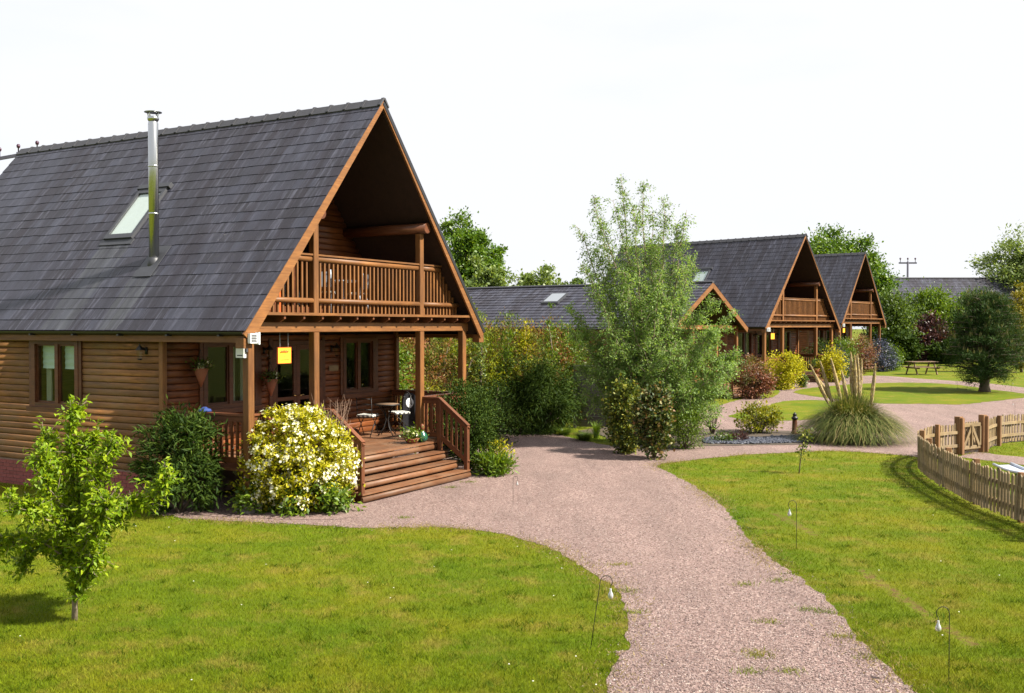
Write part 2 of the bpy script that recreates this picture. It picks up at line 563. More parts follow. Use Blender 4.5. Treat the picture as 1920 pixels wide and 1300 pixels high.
def basis(p0, p1, up=(0, 0, 1)):
    p0, p1 = Vector(p0), Vector(p1)
    x = (p1 - p0).normalized()
    up = Vector(up)
    y = up.cross(x)
    if y.length < 1e-5:
        y = Vector((0, 1, 0)).cross(x)
        if y.length < 1e-5: y = Vector((1, 0, 0))
    y.normalize()
    z = x.cross(y)
    M = Matrix((x, y, z)).transposed().to_4x4()
    M.translation = (p0 + p1) / 2
    return M

def piece(name, parent, mat, p0, p1, w, h, kind='box', up=(0, 0, 1), sink=None):
    """a straight timber: w across, h in the direction of up"""
    L = (Vector(p1) - Vector(p0)).length
    me = piece_mesh(kind, L, w, h, mat)
    M = basis(p0, p1, up)
    if sink is not None:
        sink.add(me, M)
        return None
    o = obj(name, me, parent)
    o.matrix_local = M
    return o

def tube_arrays(paths, sides=6):
    V, F, n = [], [], 0
    for pts, rad in paths:
        pts = [Vector(p) for p in pts]
        k = len(pts)
        for i, p in enumerate(pts):
            d = (pts[min(i + 1, k - 1)] - pts[max(i - 1, 0)])
            d = d.normalized() if d.length > 1e-6 else Vector((0, 0, 1))
            a = d.orthogonal().normalized() if i == 0 else (a - d * a.dot(d)).normalized()
            b = d.cross(a)
            r = rad[i] if hasattr(rad, '__len__') else rad
            for j in range(sides):
                an = 2 * math.pi * j / sides
                V.append(p + a * (r * math.cos(an)) + b * (r * math.sin(an)))
        for i in range(k - 1):
            for j in range(sides):
                j2 = (j + 1) % sides
                F.append((n + i * sides + j, n + i * sides + j2, n + (i + 1) * sides + j2, n + (i + 1) * sides + j))
        F.append(tuple(n + j for j in range(sides))[::-1])
        F.append(tuple(n + (k - 1) * sides + j for j in range(sides)))
        n += k * sides
    return V, F

def tubes(name, paths, mat, parent=None, sides=6):
    V, F = tube_arrays(paths, sides)
    return obj(name, mesh_from(name, V, F, mat, True), parent)

def lathe(name, prof, mat, parent=None, n=20, loc=(0, 0, 0), smooth=True):
    V, F = [], []
    for r, z in prof:
        for j in range(n):
            an = 2 * math.pi * j / n
            V.append((r * math.cos(an), r * math.sin(an), z))
    for i in range(len(prof) - 1):
        for j in range(n):
            j2 = (j + 1) % n
            F.append((i * n + j, i * n + j2, (i + 1) * n + j2, (i + 1) * n + j))
    F.append(tuple(range(n))[::-1])
    F.append(tuple((len(prof) - 1) * n + j for j in range(n)))
    o = obj(name, mesh_from(name, V, F, mat, smooth), parent)
    o.location = loc
    return o

def boxes(name, bl, mat, parent=None):
    """several axis-aligned boxes (x0,x1,y0,y1,z0,z1) of one part"""
    V, F = [], []
    for x0, x1, y0, y1, z0, z1 in bl:
        n = len(V)
        V += [(x0, y0, z0), (x1, y0, z0), (x1, y1, z0), (x0, y1, z0), (x0, y0, z1), (x1, y0, z1), (x1, y1, z1), (x0, y1, z1)]
        F += [[n + i for i in f] for f in ((3, 2, 1, 0), (4, 5, 6, 7), (0, 1, 5, 4), (1, 2, 6, 5), (2, 3, 7, 6), (3, 0, 4, 7))]
    return obj(name, mesh_from(name, V, F, mat), parent)

# ------------------------------------------------------------------ lodge (A-frame log cabin with porch and balcony)
LW, LE, LH, LL = 7.815, 3.231, 4.678, 11.704
LK = LH / (LW / 2)
LA, LV, LP, LD = 0.29, 2.354, 0.263, 0.77       # wall inset, front wall depth, post line, deck height
LBACK = LL - 0.45

def wall_face(parent, org, d, n, length, w0, w1, openings, logmat, sink=None, course=0.131, core=True, clip=None, corename='wall'):
    """log-clad wall face: org at s=0, runs along d (so that up x d = -n); openings (s0,s1,w0,w1)"""
    org, d, n = Vector(org), Vector(d), Vector(n)
    ncourse = int(round((w1 - w0) / course))
    ch = (w1 - w0) / ncourse
    for i in range(ncourse):
        a, b = w0 + i * ch, w0 + (i + 1) * ch
        m = (a + b) / 2
        s0, s1 = 0.0, length
        if clip:
            s0, s1 = clip(b)
            if s1 - s0 < 0.25: continue
        segs = [(s0, s1)]
        for o0, o1, oa, ob in openings:
            if m > oa and m < ob:
                ns = []
                for x0, x1 in segs:
                    if o1 <= x0 or o0 >= x1: ns.append((x0, x1)); continue
                    if o0 - x0 > 0.04: ns.append((x0, o0))
                    if x1 - o1 > 0.04: ns.append((o1, x1))
                segs = ns
        for x0, x1 in segs:
            p0, p1 = org + d * x0 + Vector((0, 0, m)), org + d * x1 + Vector((0, 0, m))
            piece('log', parent, logmat, p0, p1, 0.021, ch - 0.002, 'log', sink=sink)
    if core:
        # solid core behind the logs, with the openings left out
        cuts_s = sorted(set([0.0, length] + [v for o in openings for v in o[:2]]))
        V, F = [], []
        for x0, x1 in zip(cuts_s, cuts_s[1:]):
            cw = sorted(set([w0, w1] + [v for o in openings if o[0] < (x0 + x1) / 2 < o[1] for v in o[2:]]))
            for a, b in zip(cw, cw[1:]):
                if any(o[0] < (x0 + x1) / 2 < o[1] and o[2] < (a + b) / 2 < o[3] for o in openings): continue
                k = len(V)
                for dep in (0.002, 0.16):
                    for ss, ww in ((x0, a), (x1, a), (x1, b), (x0, b)):
                        V.append(org + d * ss - n * dep + Vector((0, 0, ww)))
                F += [[k + j for j in f] for f in ((0, 1, 2, 3), (7, 6, 5, 4), (0, 4, 5, 1), (1, 5, 6, 2), (2, 6, 7, 3), (3, 7, 4, 0))]
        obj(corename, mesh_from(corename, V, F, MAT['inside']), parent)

def window(parent, org, d, n, s0, s1, w0, w1, mull=0.5, blind=0.0, curtain=None, name='window', label=None):
    """timber casement: frame mesh with panes, mullion, sill as pieces of it"""
    org, d, n = Vector(org), Vector(d), Vector(n)
    M = Matrix((d, -n, Vector((0, 0, 1)))).transposed().to_4x4()
    M.translation = org
    W = bpy.data.objects.new(name, None)
    fw, dp = 0.085, 0.10
    L = []
    for x0, x1, a, b in ((s0 - 0.02, s0 + fw, w0, w1), (s1 - fw, s1 + 0.02, w0, w1), (s0 + fw, s1 - fw, w1 - fw, w1), (s0 + fw, s1 - fw, w0, w0 + fw)):
        L.append((x0, x1, -0.055, dp, a, b))
    for x0, x1, a, b in ((s0 - 0.11, s0 - 0.02, w0 - 0.06, w1 + 0.02), (s1 + 0.02, s1 + 0.11, w0 - 0.06, w1 + 0.02)):
        L.append((x0, x1, -0.045, 0.0, a, b))
    me = boxes(name, L, MAT['frame'], parent)
    me.matrix_local = M
    if label: me['label'] = label
    sx = s0 + (s1 - s0) * mull
    boxes('mullion', [(sx - 0.05, sx + 0.05, -0.03, 0.06, w0 + fw, w1 - fw)], MAT['frame'], me)
    boxes('sill', [(s0 - 0.14, s1 + 0.14, -0.10, -0.004, w0 - 0.10, w0 - 0.001)], MAT['frame'], me)
    sash = 0.035
    for a, b in ((s0 + fw, sx - 0.05), (sx + 0.05, s1 - fw)):
        boxes('sash', [(a, a + sash, 0.0, 0.05, w0 + fw, w1 - fw), (b - sash, b, 0.0, 0.05, w0 + fw, w1 - fw),
                       (a + sash, b - sash, 0.0, 0.05, w0 + fw, w0 + fw + sash), (a + sash, b - sash, 0.0, 0.05, w1 - fw - sash, w1 - fw)], MAT['frame'], me)
        boxes('pane', [(a + sash, b - sash, 0.022, 0.028, w0 + fw + sash, w1 - fw - sash)], MAT['glass'], me)
        if blind:
            V, F = [], []
            hb = (w1 - w0) * blind
            for i in range(9):
                y = 0.12 + 0.015 * (i % 2)
                V += [(a + 0.02, y, w1 - fw - hb * i / 8), (b - 0.02, y, w1 - fw - hb * i / 8)]
            F = [(2 * i, 2 * i + 1, 2 * i + 3, 2 * i + 2) for i in range(8)]
            obj('blind', mesh_from('blind', V, F, MAT['blind']), me)
    if curtain:
        for c0, c1 in curtain:
            V, F = [], []
            k = 24
            for i in range(k + 1):
                x = c0 + (c1 - c0) * i / k
                y = 0.2 + 0.03 * math.sin(i * 1.7)
                V += [(x, y, w0 + 0.02), (x - (0.12 if i > k / 2 else 0.0) * 0, y, w1)]
            F = [(2 * i, 2 * i + 2, 2 * i + 3, 2 * i + 1) for i in range(k)]
            obj('curtain', mesh_from('curtain', V, F, MAT['curtain'], True), me)
    bpy.data.objects.remove(W)
    return me

def roof_pt(u, v, off=0.0, right=False):
    """point on the outer roof plane; off is measured square to the plane"""
    nx, nz = -LK / math.hypot(LK, 1), 1 / math.hypot(LK, 1)
    x, z = u + nx * off, LE + LK * u + nz * off
    return Vector((LW - x if right else x, v, z))

def slope_boxes(specs, right=False):
    """specs (u0,u1,v0,v1,o0,o1): slabs lying on the roof plane -> V,F"""
    V, F = [], []
    for u0, u1, v0, v1, o0, o1 in specs:
        n = len(V)
        for o in (o0, o1):
            V += [roof_pt(u0, v0, o, right), roof_pt(u1, v0, o, right), roof_pt(u1, v1, o, right), roof_pt(u0, v1, o, right)]
        fs = ((3, 2, 1, 0), (4, 5, 6, 7), (0, 1, 5, 4), (1, 2, 6, 5), (2, 3, 7, 6), (3, 0, 4, 7))
        F += [[n + i for i in (f[::-1] if not right else f)] for f in fs]
    return V, F

def build_slates(lodge, roof, mat, near, skip=None):
    S_len = math.hypot(LW / 2, LH)
    nc = 22
    g = S_len / nc
    cu = (LW / 2) / S_len                     # du per metre of slope
    wd = 0.30
    rng = random.Random(5)
    shared = None
    far = {False: [], True: []}
    count = 0
    tilt = math.atan2(LK, 1)
    for right in (False, True):
        for c in range(nc):
            s0 = c * g - 0.03
            s1 = min(s0 + g + 0.07, S_len - 0.01)
            off = (c % 2) * wd / 2
            v = -0.06 - off
            while v < LL + 0.02:
                v0, v1 = max(v, -0.06), min(v + wd - 0.006, LL + 0.03)
                v += wd
                if v1 - v0 < 0.05: continue
                if skip and not right and any(v1 > k[0] and v0 < k[1] and (s0 + 0.1) * cu > k[2] and s0 * cu < k[3] - 0.08 for k in skip):
                    continue
                full = abs((v1 - v0) - (wd - 0.006)) < 1e-4
                if near and not right and full and count < 300 and c < nc - 1:
                    if shared is None:
                        a, b, t = (wd - 0.006) / 2, (g + 0.07) / 2, 0.006
                        # local x along the ridge, y up the slope, z out; tail raised over the course below
                        V = [(-a, -b, 0.006), (a, -b, 0.006), (a, b, -0.002), (-a, b, -0.002), (-a, -b, 0.006 + t), (a, -b, 0.006 + t), (a, b, 0.003), (-a, b, 0.003)]
                        F = [(3, 2, 1, 0), (4, 5, 6, 7), (0, 1, 5, 4), (1, 2, 6, 5), (2, 3, 7, 6), (3, 0, 4, 7)]
                        shared = mesh_from('slate', V, F, mat)
                    o = obj('slate', shared, roof)
                    sm = (s0 + s0 + g + 0.07) / 2
                    p = roof_pt(sm * cu, (v0 + v1) / 2, 0.004 + rng.uniform(0, 0.003))
                    X = Vector((0, -1, 0)); Y = Vector((math.cos(tilt), 0, math.sin(tilt))); Z = X.cross(Y)
                    Mx = Matrix((X, Y, Z)).transposed().to_4x4()
                    Mx = Mx @ Matrix.Rotation(rng.uniform(-0.006, 0.006), 4, 'Z')
                    Mx.translation = p
                    o.matrix_local = Mx
                    count += 1
                else:
                    e = rng.uniform(0, 0.003)
                    j = rng.uniform(-0.008, 0.008)
                    n = len(far[right])
                    qs = []
                    for (ss, oo) in ((s0 + j, 0.010 + e), (s0 + j, 0.016 + e), (s1, 0.0 + e), (s1, 0.006 + e)):
                        qs.append((roof_pt(ss * cu, v0, oo, right), roof_pt(ss * cu, v1, oo, right)))
                    far[right].append(qs)
    for right in (False, True):
        V, F = [], []
        for (a, b), (c_, d), (e, f), (gg, h) in far[right]:
            n = len(V)
            V += [a, b, d, c_, e, f, h, gg]       # 0-3 tail (bottom a,b ; top d,c), 4-7 head
            F += [tuple(i + n for i in q) for q in ((0, 1, 2, 3), (3, 2, 6, 7), (0, 3, 7, 4), (1, 5, 6, 2), (4, 7, 6, 5), (0, 4, 5, 1))]
        me = mesh_from('slates', V, F, mat)
        bm = bmesh.new(); bm.from_mesh(me)
        bmesh.ops.recalc_face_normals(bm, faces=bm.faces); bm.to_mesh(me); bm.free()
        o = obj('slates', me, roof)
        o['kind'] = 'stuff'

def rail_run(parent, p0, p1, top, base, mat, sink, spacing=0.13, low=0.08):
    """straight balustrade between two plan points at the given heights (top may be a pair for a sloping rail)"""
    p0, p1 = Vector((p0[0], p0[1], 0)), Vector((p1[0], p1[1], 0))
    t0, t1 = top if isinstance(top, tuple) else (top, top)
    b0, b1 = base if isinstance(base, tuple) else (base, base)
    piece('handrail', parent, mat, p0 + Vector((0, 0, t0 - 0.02)), p1 + Vector((0, 0, t1 - 0.02)), 0.11, 0.04, 'box')
    piece('rail', parent, mat, p0 + Vector((0, 0, t0 - 0.095)), p1 + Vector((0, 0, t1 - 0.095)), 0.05, 0.10, 'box')
    piece('rail', parent, mat, p0 + Vector((0, 0, b0 + low + 0.05)), p1 + Vector((0, 0, b1 + low + 0.05)), 0.05, 0.10, 'box')
    L = (p1 - p0).length
    k = max(1, int(L / spacing))
    for i in range(k):
        f = (i + 0.5) / k
        q = p0.lerp(p1, f)
        zt, zb = t0 + (t1 - t0) * f - 0.14, b0 + (b1 - b0) * f + low + 0.09
        piece('baluster', parent, mat, q + Vector((0, 0, zb)), q + Vector((0, 0, zt)), 0.042, 0.042, 'flat', (1, 0, 0), sink)

def lantern(parent, loc, n):
    """black wall lantern on a bracket"""
    n = Vector(n)
    loc = Vector(loc)
    V, F = tube_arrays([([loc, loc + n * 0.07 + Vector((0, 0, 0.06)), loc + n * 0.15 + Vector((0, 0, 0.05))], 0.012),
                        ([loc + Vector((0, 0, -0.06)), loc + Vector((0, 0, 0.07))], 0.03)])
    o = obj('wall_lantern', mesh_from('wall_lantern', V, F, MAT['iron'], True), parent)
    c = loc + n * 0.15
    lathe('lantern_roof', [(0.085, 0.0), (0.05, 0.05), (0.015, 0.09), (0.012, 0.12)], MAT['iron'], o, 6, c + Vector((0, 0, 0.02)), False)
    lathe('lantern_glass', [(0.045, 0.0), (0.07, 0.16)], MAT['glass'], o, 6, c + Vector((0, 0, -0.14)), False)
    lathe('lantern_base', [(0.02, 0.0), (0.052, 0.02), (0.045, 0.03)], MAT['iron'], o, 6, c + Vector((0, 0, -0.17)), False)
    return o

def build_lodge(label, loc, yaw, near, group):
    lod = thing('log_lodge', label, 'lodge', loc, yaw, group)
    smat = slate_mat('slate_roof', lod, 1.0 if near else 1.0, ((3.25, 3.85, LE, LE + 1.25), (4.65, 5.5, LE, LE + 1.8)) if near else ())
    sink = None if near else Sink()            # logs of the far lodges are too small to pick apart
    bsink = None if near else Sink()           # and so are their balusters
    # --- plinth and bricks
    pl = boxes('plinth', [(LA + 0.02, LW - LA - 0.02, LV + 0.0, LBACK, -0.3, 0.535)], MAT['mortar'], lod)
    if near:
        bm_ = piece_mesh('flat', 0.215, 0.02, 0.065, MAT['brick'])
        for c in range(7):
            zc = 0.045 + c * 0.075 - 0.03
            v = LV + 0.12 + (c % 2) * 0.1125
            while v < LBACK - 0.1:
                o = obj('brick', bm_, pl)
                o.matrix_local = basis((LA + 0.012, v - 0.1, zc), (LA + 0.012, v + 0.1, zc))
                v += 0.225
    # --- walls
    zt = 3.11
    wl_org, wl_d, wl_n = (LA, LBACK, 0), (0, -1, 0), (-1, 0, 0)
    sv = lambda v: LBACK - v
    wall_face(lod, wl_org, wl_d, wl_n, LBACK - LV, 0.54, zt, [(sv(6.13), sv(4.72), 1.66, 3.02)], MAT['log'], sink)
    window(lod, wl_org, wl_d, wl_n, sv(6.13), sv(4.72), 1.66, 3.02, 0.52, 0.37, [(sv(6.0), sv(5.85))])
    fo, fd, fn = (LA, LV, 0), (1, 0, 0), (0, -1, 0)
    w1 = (1.27 - LA, 2.72 - LA, 1.66, 3.0)
    dr = (3.17 - LA, 4.75 - LA, LD, 2.98)
    w2 = (5.50 - LA, 6.68 - LA, 1.72, 3.02)
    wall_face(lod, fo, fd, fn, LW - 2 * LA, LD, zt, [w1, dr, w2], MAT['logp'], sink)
    window(lod, fo, fd, fn, *w1, 0.5, 0, [(w1[0] + 0.8, w1[0] + 1.05), (w1[1] - 0.25, w1[1] - 0.05)])
    window(lod, fo, fd, fn, *w2, 0.5, 0, None)
    ro, rd, rn = (LW - LA, LV, 0), (0, 1, 0), (1, 0, 0)
    wall_face(lod, ro, rd, rn, LBACK - LV, 0.54, zt, [], MAT['log'], sink)
    boxes('back_wall', [(LA, LW - LA, LBACK, LBACK + 0.1, 0.0, zt)], MAT['log'], lod)
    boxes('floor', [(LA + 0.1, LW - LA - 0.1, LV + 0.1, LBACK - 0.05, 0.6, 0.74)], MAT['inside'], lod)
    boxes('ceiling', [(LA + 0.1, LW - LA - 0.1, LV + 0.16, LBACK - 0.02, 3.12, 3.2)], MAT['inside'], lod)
    obj('back_gable', mesh_from('back_gable', [(0.2, LBACK + 0.05, zt), (LW - 0.2, LBACK + 0.05, zt), (LW / 2, LBACK + 0.05, LE + LH - 0.15)], [(0, 1, 2)], MAT['log']), lod)
    # upper gable wall, behind the balcony
    clip = lambda b: (max(0.0, (b - LE) / LK + 0.12 - LA), LW - 2 * LA - max(0.0, (b - LE) / LK + 0.12 - LA))
    ud = (3.2 - LA, 4.6 - LA, 3.56, 5.5)
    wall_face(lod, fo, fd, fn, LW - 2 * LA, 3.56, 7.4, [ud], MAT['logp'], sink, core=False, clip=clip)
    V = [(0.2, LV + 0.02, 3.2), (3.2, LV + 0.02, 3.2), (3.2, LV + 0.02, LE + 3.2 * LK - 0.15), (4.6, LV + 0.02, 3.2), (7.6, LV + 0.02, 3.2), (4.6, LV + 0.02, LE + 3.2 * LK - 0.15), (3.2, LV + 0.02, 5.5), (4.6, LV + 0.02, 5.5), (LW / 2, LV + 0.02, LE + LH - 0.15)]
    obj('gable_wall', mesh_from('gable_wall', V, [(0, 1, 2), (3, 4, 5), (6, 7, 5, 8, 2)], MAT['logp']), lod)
    bd = boxes('balcony_door', [(3.2, 3.3, LV - 0.04, LV + 0.06, 3.56, 5.5), (4.5, 4.6, LV - 0.04, LV + 0.06, 3.56, 5.5), (3.3, 4.5, LV - 0.04, LV + 0.06, 5.4, 5.5), (3.85, 3.95, LV - 0.03, LV + 0.06, 3.6, 5.4), (3.3, 4.5, LV - 0.03, LV + 0.06, 3.56, 3.72)], MAT['frame'], lod)
    boxes('pane', [(3.3, 3.85, LV, LV + 0.01, 3.72, 5.4)], MAT['glass'], bd)
    boxes('pane', [(3.95, 4.5, LV, LV + 0.01, 3.72, 5.4)], MAT['glass'], bd)
    # corner boards
    for u, v in ((LA - 0.02, LV - 0.03), (LW - LA + 0.02, LV - 0.03)):
        piece('corner_board', lod, MAT['trim'], (u, v, 0.5), (u, v, zt + 0.1), 0.11, 0.11, 'box', (1, 0, 0))
    # --- front door
    dx0, dx1 = 3.17, 4.75
    dm = (dx0 + dx1) / 2
    door = boxes('door', [(dx0, dx0 + 0.09, LV - 0.05, LV + 0.10, LD, 2.98), (dx1 - 0.09, dx1, LV - 0.05, LV + 0.10, LD, 2.98), (dx0 + 0.09, dx1 - 0.09, LV - 0.05, LV + 0.10, 2.89, 2.98),
                          (dx0 - 0.10, dx0, LV - 0.045, LV, LD, 3.04), (dx1, dx1 + 0.10, LV - 0.045, LV, LD, 3.04)], MAT['frame'], lod)
    for a, b, hs in ((dx0 + 0.09, dm - 0.004, 1), (dm + 0.004, dx1 - 0.09, -1)):
        lf = boxes('door_leaf', [(a, a + 0.1, LV, LV + 0.05, LD + 0.01, 2.885), (b - 0.1, b, LV, LV + 0.05, LD + 0.01, 2.885), (a + 0.1, b - 0.1, LV, LV + 0.05, LD + 0.01, LD + 0.22),
                                 (a + 0.1, b - 0.1, LV, LV + 0.05, 2.78, 2.885), (a + 0.1, b - 0.1, LV, LV + 0.05, LD + 0.92, LD + 1.0)], MAT['frame'], door)
        hx = (b - 0.05) if hs == 1 else (a + 0.05)
    boxes('pane', [(dx0 + 0.19, dm - 0.104, LV + 0.02, LV + 0.026, LD + 0.22, 2.78), (dm + 0.104, dx1 - 0.19, LV + 0.02, LV + 0.026, LD + 0.22, 2.78)], MAT['glass'], door)
    if near:
        tubes('handle', [([(dm - 0.05, LV - 0.005, LD + 1.02), (dm - 0.05, LV - 0.05, LD + 1.02), (dm - 0.16, LV - 0.055, LD + 1.03)], 0.011),
                         ([(dm + 0.05, LV - 0.005, LD + 1.02), (dm + 0.05, LV - 0.05, LD + 1.02), (dm + 0.16, LV - 0.055, LD + 1.03)], 0.011)], MAT['brass'], door)
    # --- roof
    V, F = slope_boxes([(-0.04, LW / 2 - 0.05, -0.01, LL, -0.13, -0.012)])
    V2, F2 = slope_boxes([(-0.04, LW / 2 - 0.05, -0.01, LL, -0.13, -0.012)], True)
    n0 = len(V)
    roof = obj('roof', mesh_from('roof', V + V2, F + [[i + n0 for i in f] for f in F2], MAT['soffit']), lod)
    skip = [(4.95, 5.25, 1.80, 2.30)] if True else None
    build_slates(lod, roof, smat, near, skip)
    k = 26
    step = (LL + 0.1) / k
    rs = Sink()
    for i in range(k):
        v0 = -0.08 + i * step
        zt_ = LE + LH
        a = 0.16
        V = []
        for vv, lift in ((v0, 0.022), (v0 + 0.06, 0.022), (v0 + 0.061, 0.0), (v0 + step + 0.03, 0.0)):
            V += [(LW / 2 - a, vv, zt_ - a * LK + 0.06 + lift), (LW / 2 - 0.03, vv, zt_ + 0.03 + lift), (LW / 2 + 0.03, vv, zt_ + 0.03 + lift), (LW / 2 + a, vv, zt_ - a * LK + 0.06 + lift),
                  (LW / 2 + a - 0.02, vv, zt_ - a * LK + 0.03 + lift), (LW / 2, vv, zt_ + 0.0 + lift), (LW / 2 - a + 0.02, vv, zt_ - a * LK + 0.03 + lift)]
        F = []
        for r in range(3):
            for j in range(7):
                j2 = (j + 1) % 7
                F.append((r * 7 + j, r * 7 + j2, (r + 1) * 7 + j2, (r + 1) * 7 + j))
        F += [(6, 5, 4, 3, 2, 1, 0), (21, 22, 23, 24, 25, 26, 27)]
        me = mesh_from('ridge_tile', V, F, MAT['ridge'])
        bm = bmesh.new(); bm.from_mesh(me); bmesh.ops.recalc_face_normals(bm, faces=bm.faces); bm.to_mesh(me); bm.free()
        if near: obj('ridge_tile', me, roof)
        else: rs.add(me, Matrix())
    rs.flush('ridge_tiles', MAT['ridge'], roof)
    # barge boards, fascia, gutter
    for right in (False, True):
        for v0, v1 in ((-0.055, -0.012), (LL + 0.001, LL + 0.04)):
            V, F = slope_boxes([(-0.06, LW / 2 + 0.0, v0, v1, -0.235, -0.075 if right else -0.004)], right)
            # mitre the top at the ridge line
            V = [Vector((min(p.x, LW / 2 - 0.001) if not right else max(p.x, LW / 2 + 0.001), p.y, p.z)) for p in V]
            obj('barge_board', mesh_from('barge_board', V, F, MAT['trim']), lod)
    V, F = slope_boxes([(-0.05, LW / 2 - 0.02, -0.066, -0.012, -0.073, 0.012)], True)
    obj('verge_trim', mesh_from('verge_trim', V, F, MAT['gutter']), lod)
    for right in (False, True):
        sx = (lambda x: LW - x) if right else (lambda x: x)
        piece('fascia', lod, MAT['trim'], (sx(0.045), 0.03, LE - 0.145), (sx(0.045), LL, LE - 0.145), 0.03, 0.15, 'flat')
        boxes('eave_soffit', [(min(sx(0.06), sx(LA)), max(sx(0.06), sx(LA)), 0.35, LL - 0.02, 3.075, 3.10)], MAT['trim'], lod)
        V, F, n = [], [], 0
        prof = [(-0.055 * math.cos(a), -0.055 * math.sin(a)) for a in [math.pi * i / 6 for i in range(7)]]
        inner = [(x * 0.86, z * 0.86) for x, z in prof[::-1]]
        sec = prof + inner
        for v in (-0.03, LL + 0.02):
            V += [(sx(-0.03 + x), v, LE - 0.005 - 0.03 + z) for x, z in sec]
        m = len(sec)
        F = [(i, (i + 1) % m, m + (i + 1) % m, m + i) for i in range(m)] + [tuple(range(m)), tuple(range(m, 2 * m))[::-1]]
        gt = obj('gutter', mesh_from('gutter', V, F, MAT['gutter'], False), lod)
        if near and not right:
            for j in range(9):
                v = 0.5 + j * 1.3
                boxes('gutter_bracket', [(-0.095, 0.02, v, v + 0.05, LE - 0.115, LE - 0.085)], MAT['gutter'], gt)
    # gable foot blocks
    for x0, x1 in ((-0.04, 0.16), (LW - 0.16, LW + 0.04)):
        boxes('eave_block', [(x0, x1, -0.03, 0.16, LE - 0.32, LE - 0.14)], MAT['trim'], lod)
    # --- balcony structure: beam, joists, deck edge, planks
    piece('beam', lod, MAT['trim'], (0.30, LP, 3.275), (LW - 0.30, LP, 3.275), 0.14, 0.19, 'box')
    js = Sink()
    me = None
    for i in range(14):
        u = 0.52 + i * 0.522
        V = []
        for x in (u - 0.024, u + 0.024):
            V += [(x, 0.02, 3.49), (x, 0.02, 3.43), (x, 0.13, 3.372), (x, LV, 3.372), (x, LV, 3.49)]
        F = [(0, 1, 2, 3, 4)[::-1], (5, 6, 7, 8, 9)] + [(j, (j + 1) % 5, 5 + (j + 1) % 5, 5 + j) for j in range(5)]
        m_ = mesh_from('joist', V, F, MAT['rail'])
        bm = bmesh.new(); bm.from_mesh(m_); bmesh.ops.recalc_face_normals(bm, faces=bm.faces); bm.to_mesh(m_); bm.free()
        if near: obj('joist', m_, lod)
        else: js.add(m_, Matrix())
    js.flush('joists', MAT['rail'], lod)
    for i in range(16):
        v = 0.02 + i * 0.146
        piece('balcony_plank', lod, MAT['deck'], (0.46, v + 0.07, 3.515), (LW - 0.46, v + 0.07, 3.515), 0.138, 0.04, 'flat')
    piece('deck_edge', lod, MAT['trim'], (0.44, 0.0, 3.52), (LW - 0.44, 0.0, 3.52), 0.03, 0.05, 'flat')
    # --- posts
    for u in (0.37, 2.11, 5.62, 7.36):
        z0 = 0.16 if u < 1 or u > 7 else LD
        piece('post', lod, MAT['trim'], (u, LP, z0), (u, LP, 3.18), 0.15, 0.15, 'box', (0, 1, 0))
        if u < 1 or u > 7:
            piece('footing', lod, MAT['concrete'], (u, LP, -0.1), (u, LP, 0.16), 0.36, 0.36, 'box', (0, 1, 0))
    for u in (2.11, 5.62):
        piece('balcony_post', lod, MAT['trim'], (u, LP, 3.54), (u, LP, 5.33), 0.14, 0.14, 'box', (0, 1, 0))
        piece('purlin', lod, MAT['frame'], (u, 0.05, 5.45), (u, LV + 0.1, 5.45), 0.23, 0.23, 'cyl12')
    # --- balcony balustrade (between the roof slopes)
    inner = lambda w, m=0.25: (w - LE) / LK + m
    for a, b in ((inner(4.6), 2.04), (2.18, 5.55), (5.69, LW - inner(4.6))):
        piece('balcony_handrail', lod, MAT['trim'], (a, LP, 4.655), (b, LP, 4.655), 0.10, 0.035, 'box')
        piece('balcony_rail', lod, MAT['trim'], (a, LP - 0.0, 4.575), (b, LP - 0.0, 4.575), 0.075, 0.11, 'cyl')
    for a, b in ((inner(3.8, 0.22), 2.04), (2.18, 5.55), (5.69, LW - inner(3.8, 0.22))):
        piece('balcony_rail', lod, MAT['trim'], (a, LP - 0.03, 3.78), (b, LP - 0.03, 3.78), 0.075, 0.10, 'cyl')
    u = 0.75
    while u < LW - 0.7:
        if not any(abs(u - q) < 0.1 for q in (2.11, 5.62)):
            lim = LE + LK * (min(u, LW - u) - 0.24)
            zt2 = min(4.53, lim)
            if zt2 > 3.66:
                piece('baluster', lod, MAT['trim'], (u, LP + 0.02, 3.545), (u, LP + 0.02, zt2), 0.042, 0.042, 'flat', (0, 1, 0), bsink)
        u += 0.1295
    # --- porch deck, dark boards for the shade under it, steps
    for i in range(17):
        v = -0.2 + i * 0.15
        piece('deck_plank', lod, MAT['deck'], (0.25, v + 0.072, LD - 0.02), (LW - 0.25, v + 0.072, LD - 0.02), 0.143, 0.04, 'box')
    for a, b in ((0.32, 1.95), (5.74, LW - 0.32)):
        for j in range(4):
            piece('shade_board', lod, MAT['soffit'], (a, LP + 0.12, 0.12 + j * 0.165), (b, LP + 0.12, 0.12 + j * 0.165), 0.03, 0.15, 'log')  # near-black wood stands in for the shaded void below the deck
    u0, u1 = 2.06, 5.62
    sv_ = [-1.0, -0.735, -0.468, -0.2]
    sh = [0.19, 0.383, 0.577, LD]
    for j in range(4):
        e = 0.09 if j == 0 else 0.0
        piece('riser', lod, MAT['deck'], (u0 - e, sv_[j] + 0.035, sh[j] - 0.115), (u1 + e, sv_[j] + 0.035, sh[j] - 0.115), 0.06, 0.12, 'log')
        if j < 3:
            for q in range(2):
                piece('tread', lod, MAT['deck'], (u0 - e, sv_[j] + 0.06 + q * 0.137, sh[j] - 0.018), (u1 + e, sv_[j] + 0.06 + q * 0.137, sh[j] - 0.018), 0.132, 0.036, 'box')
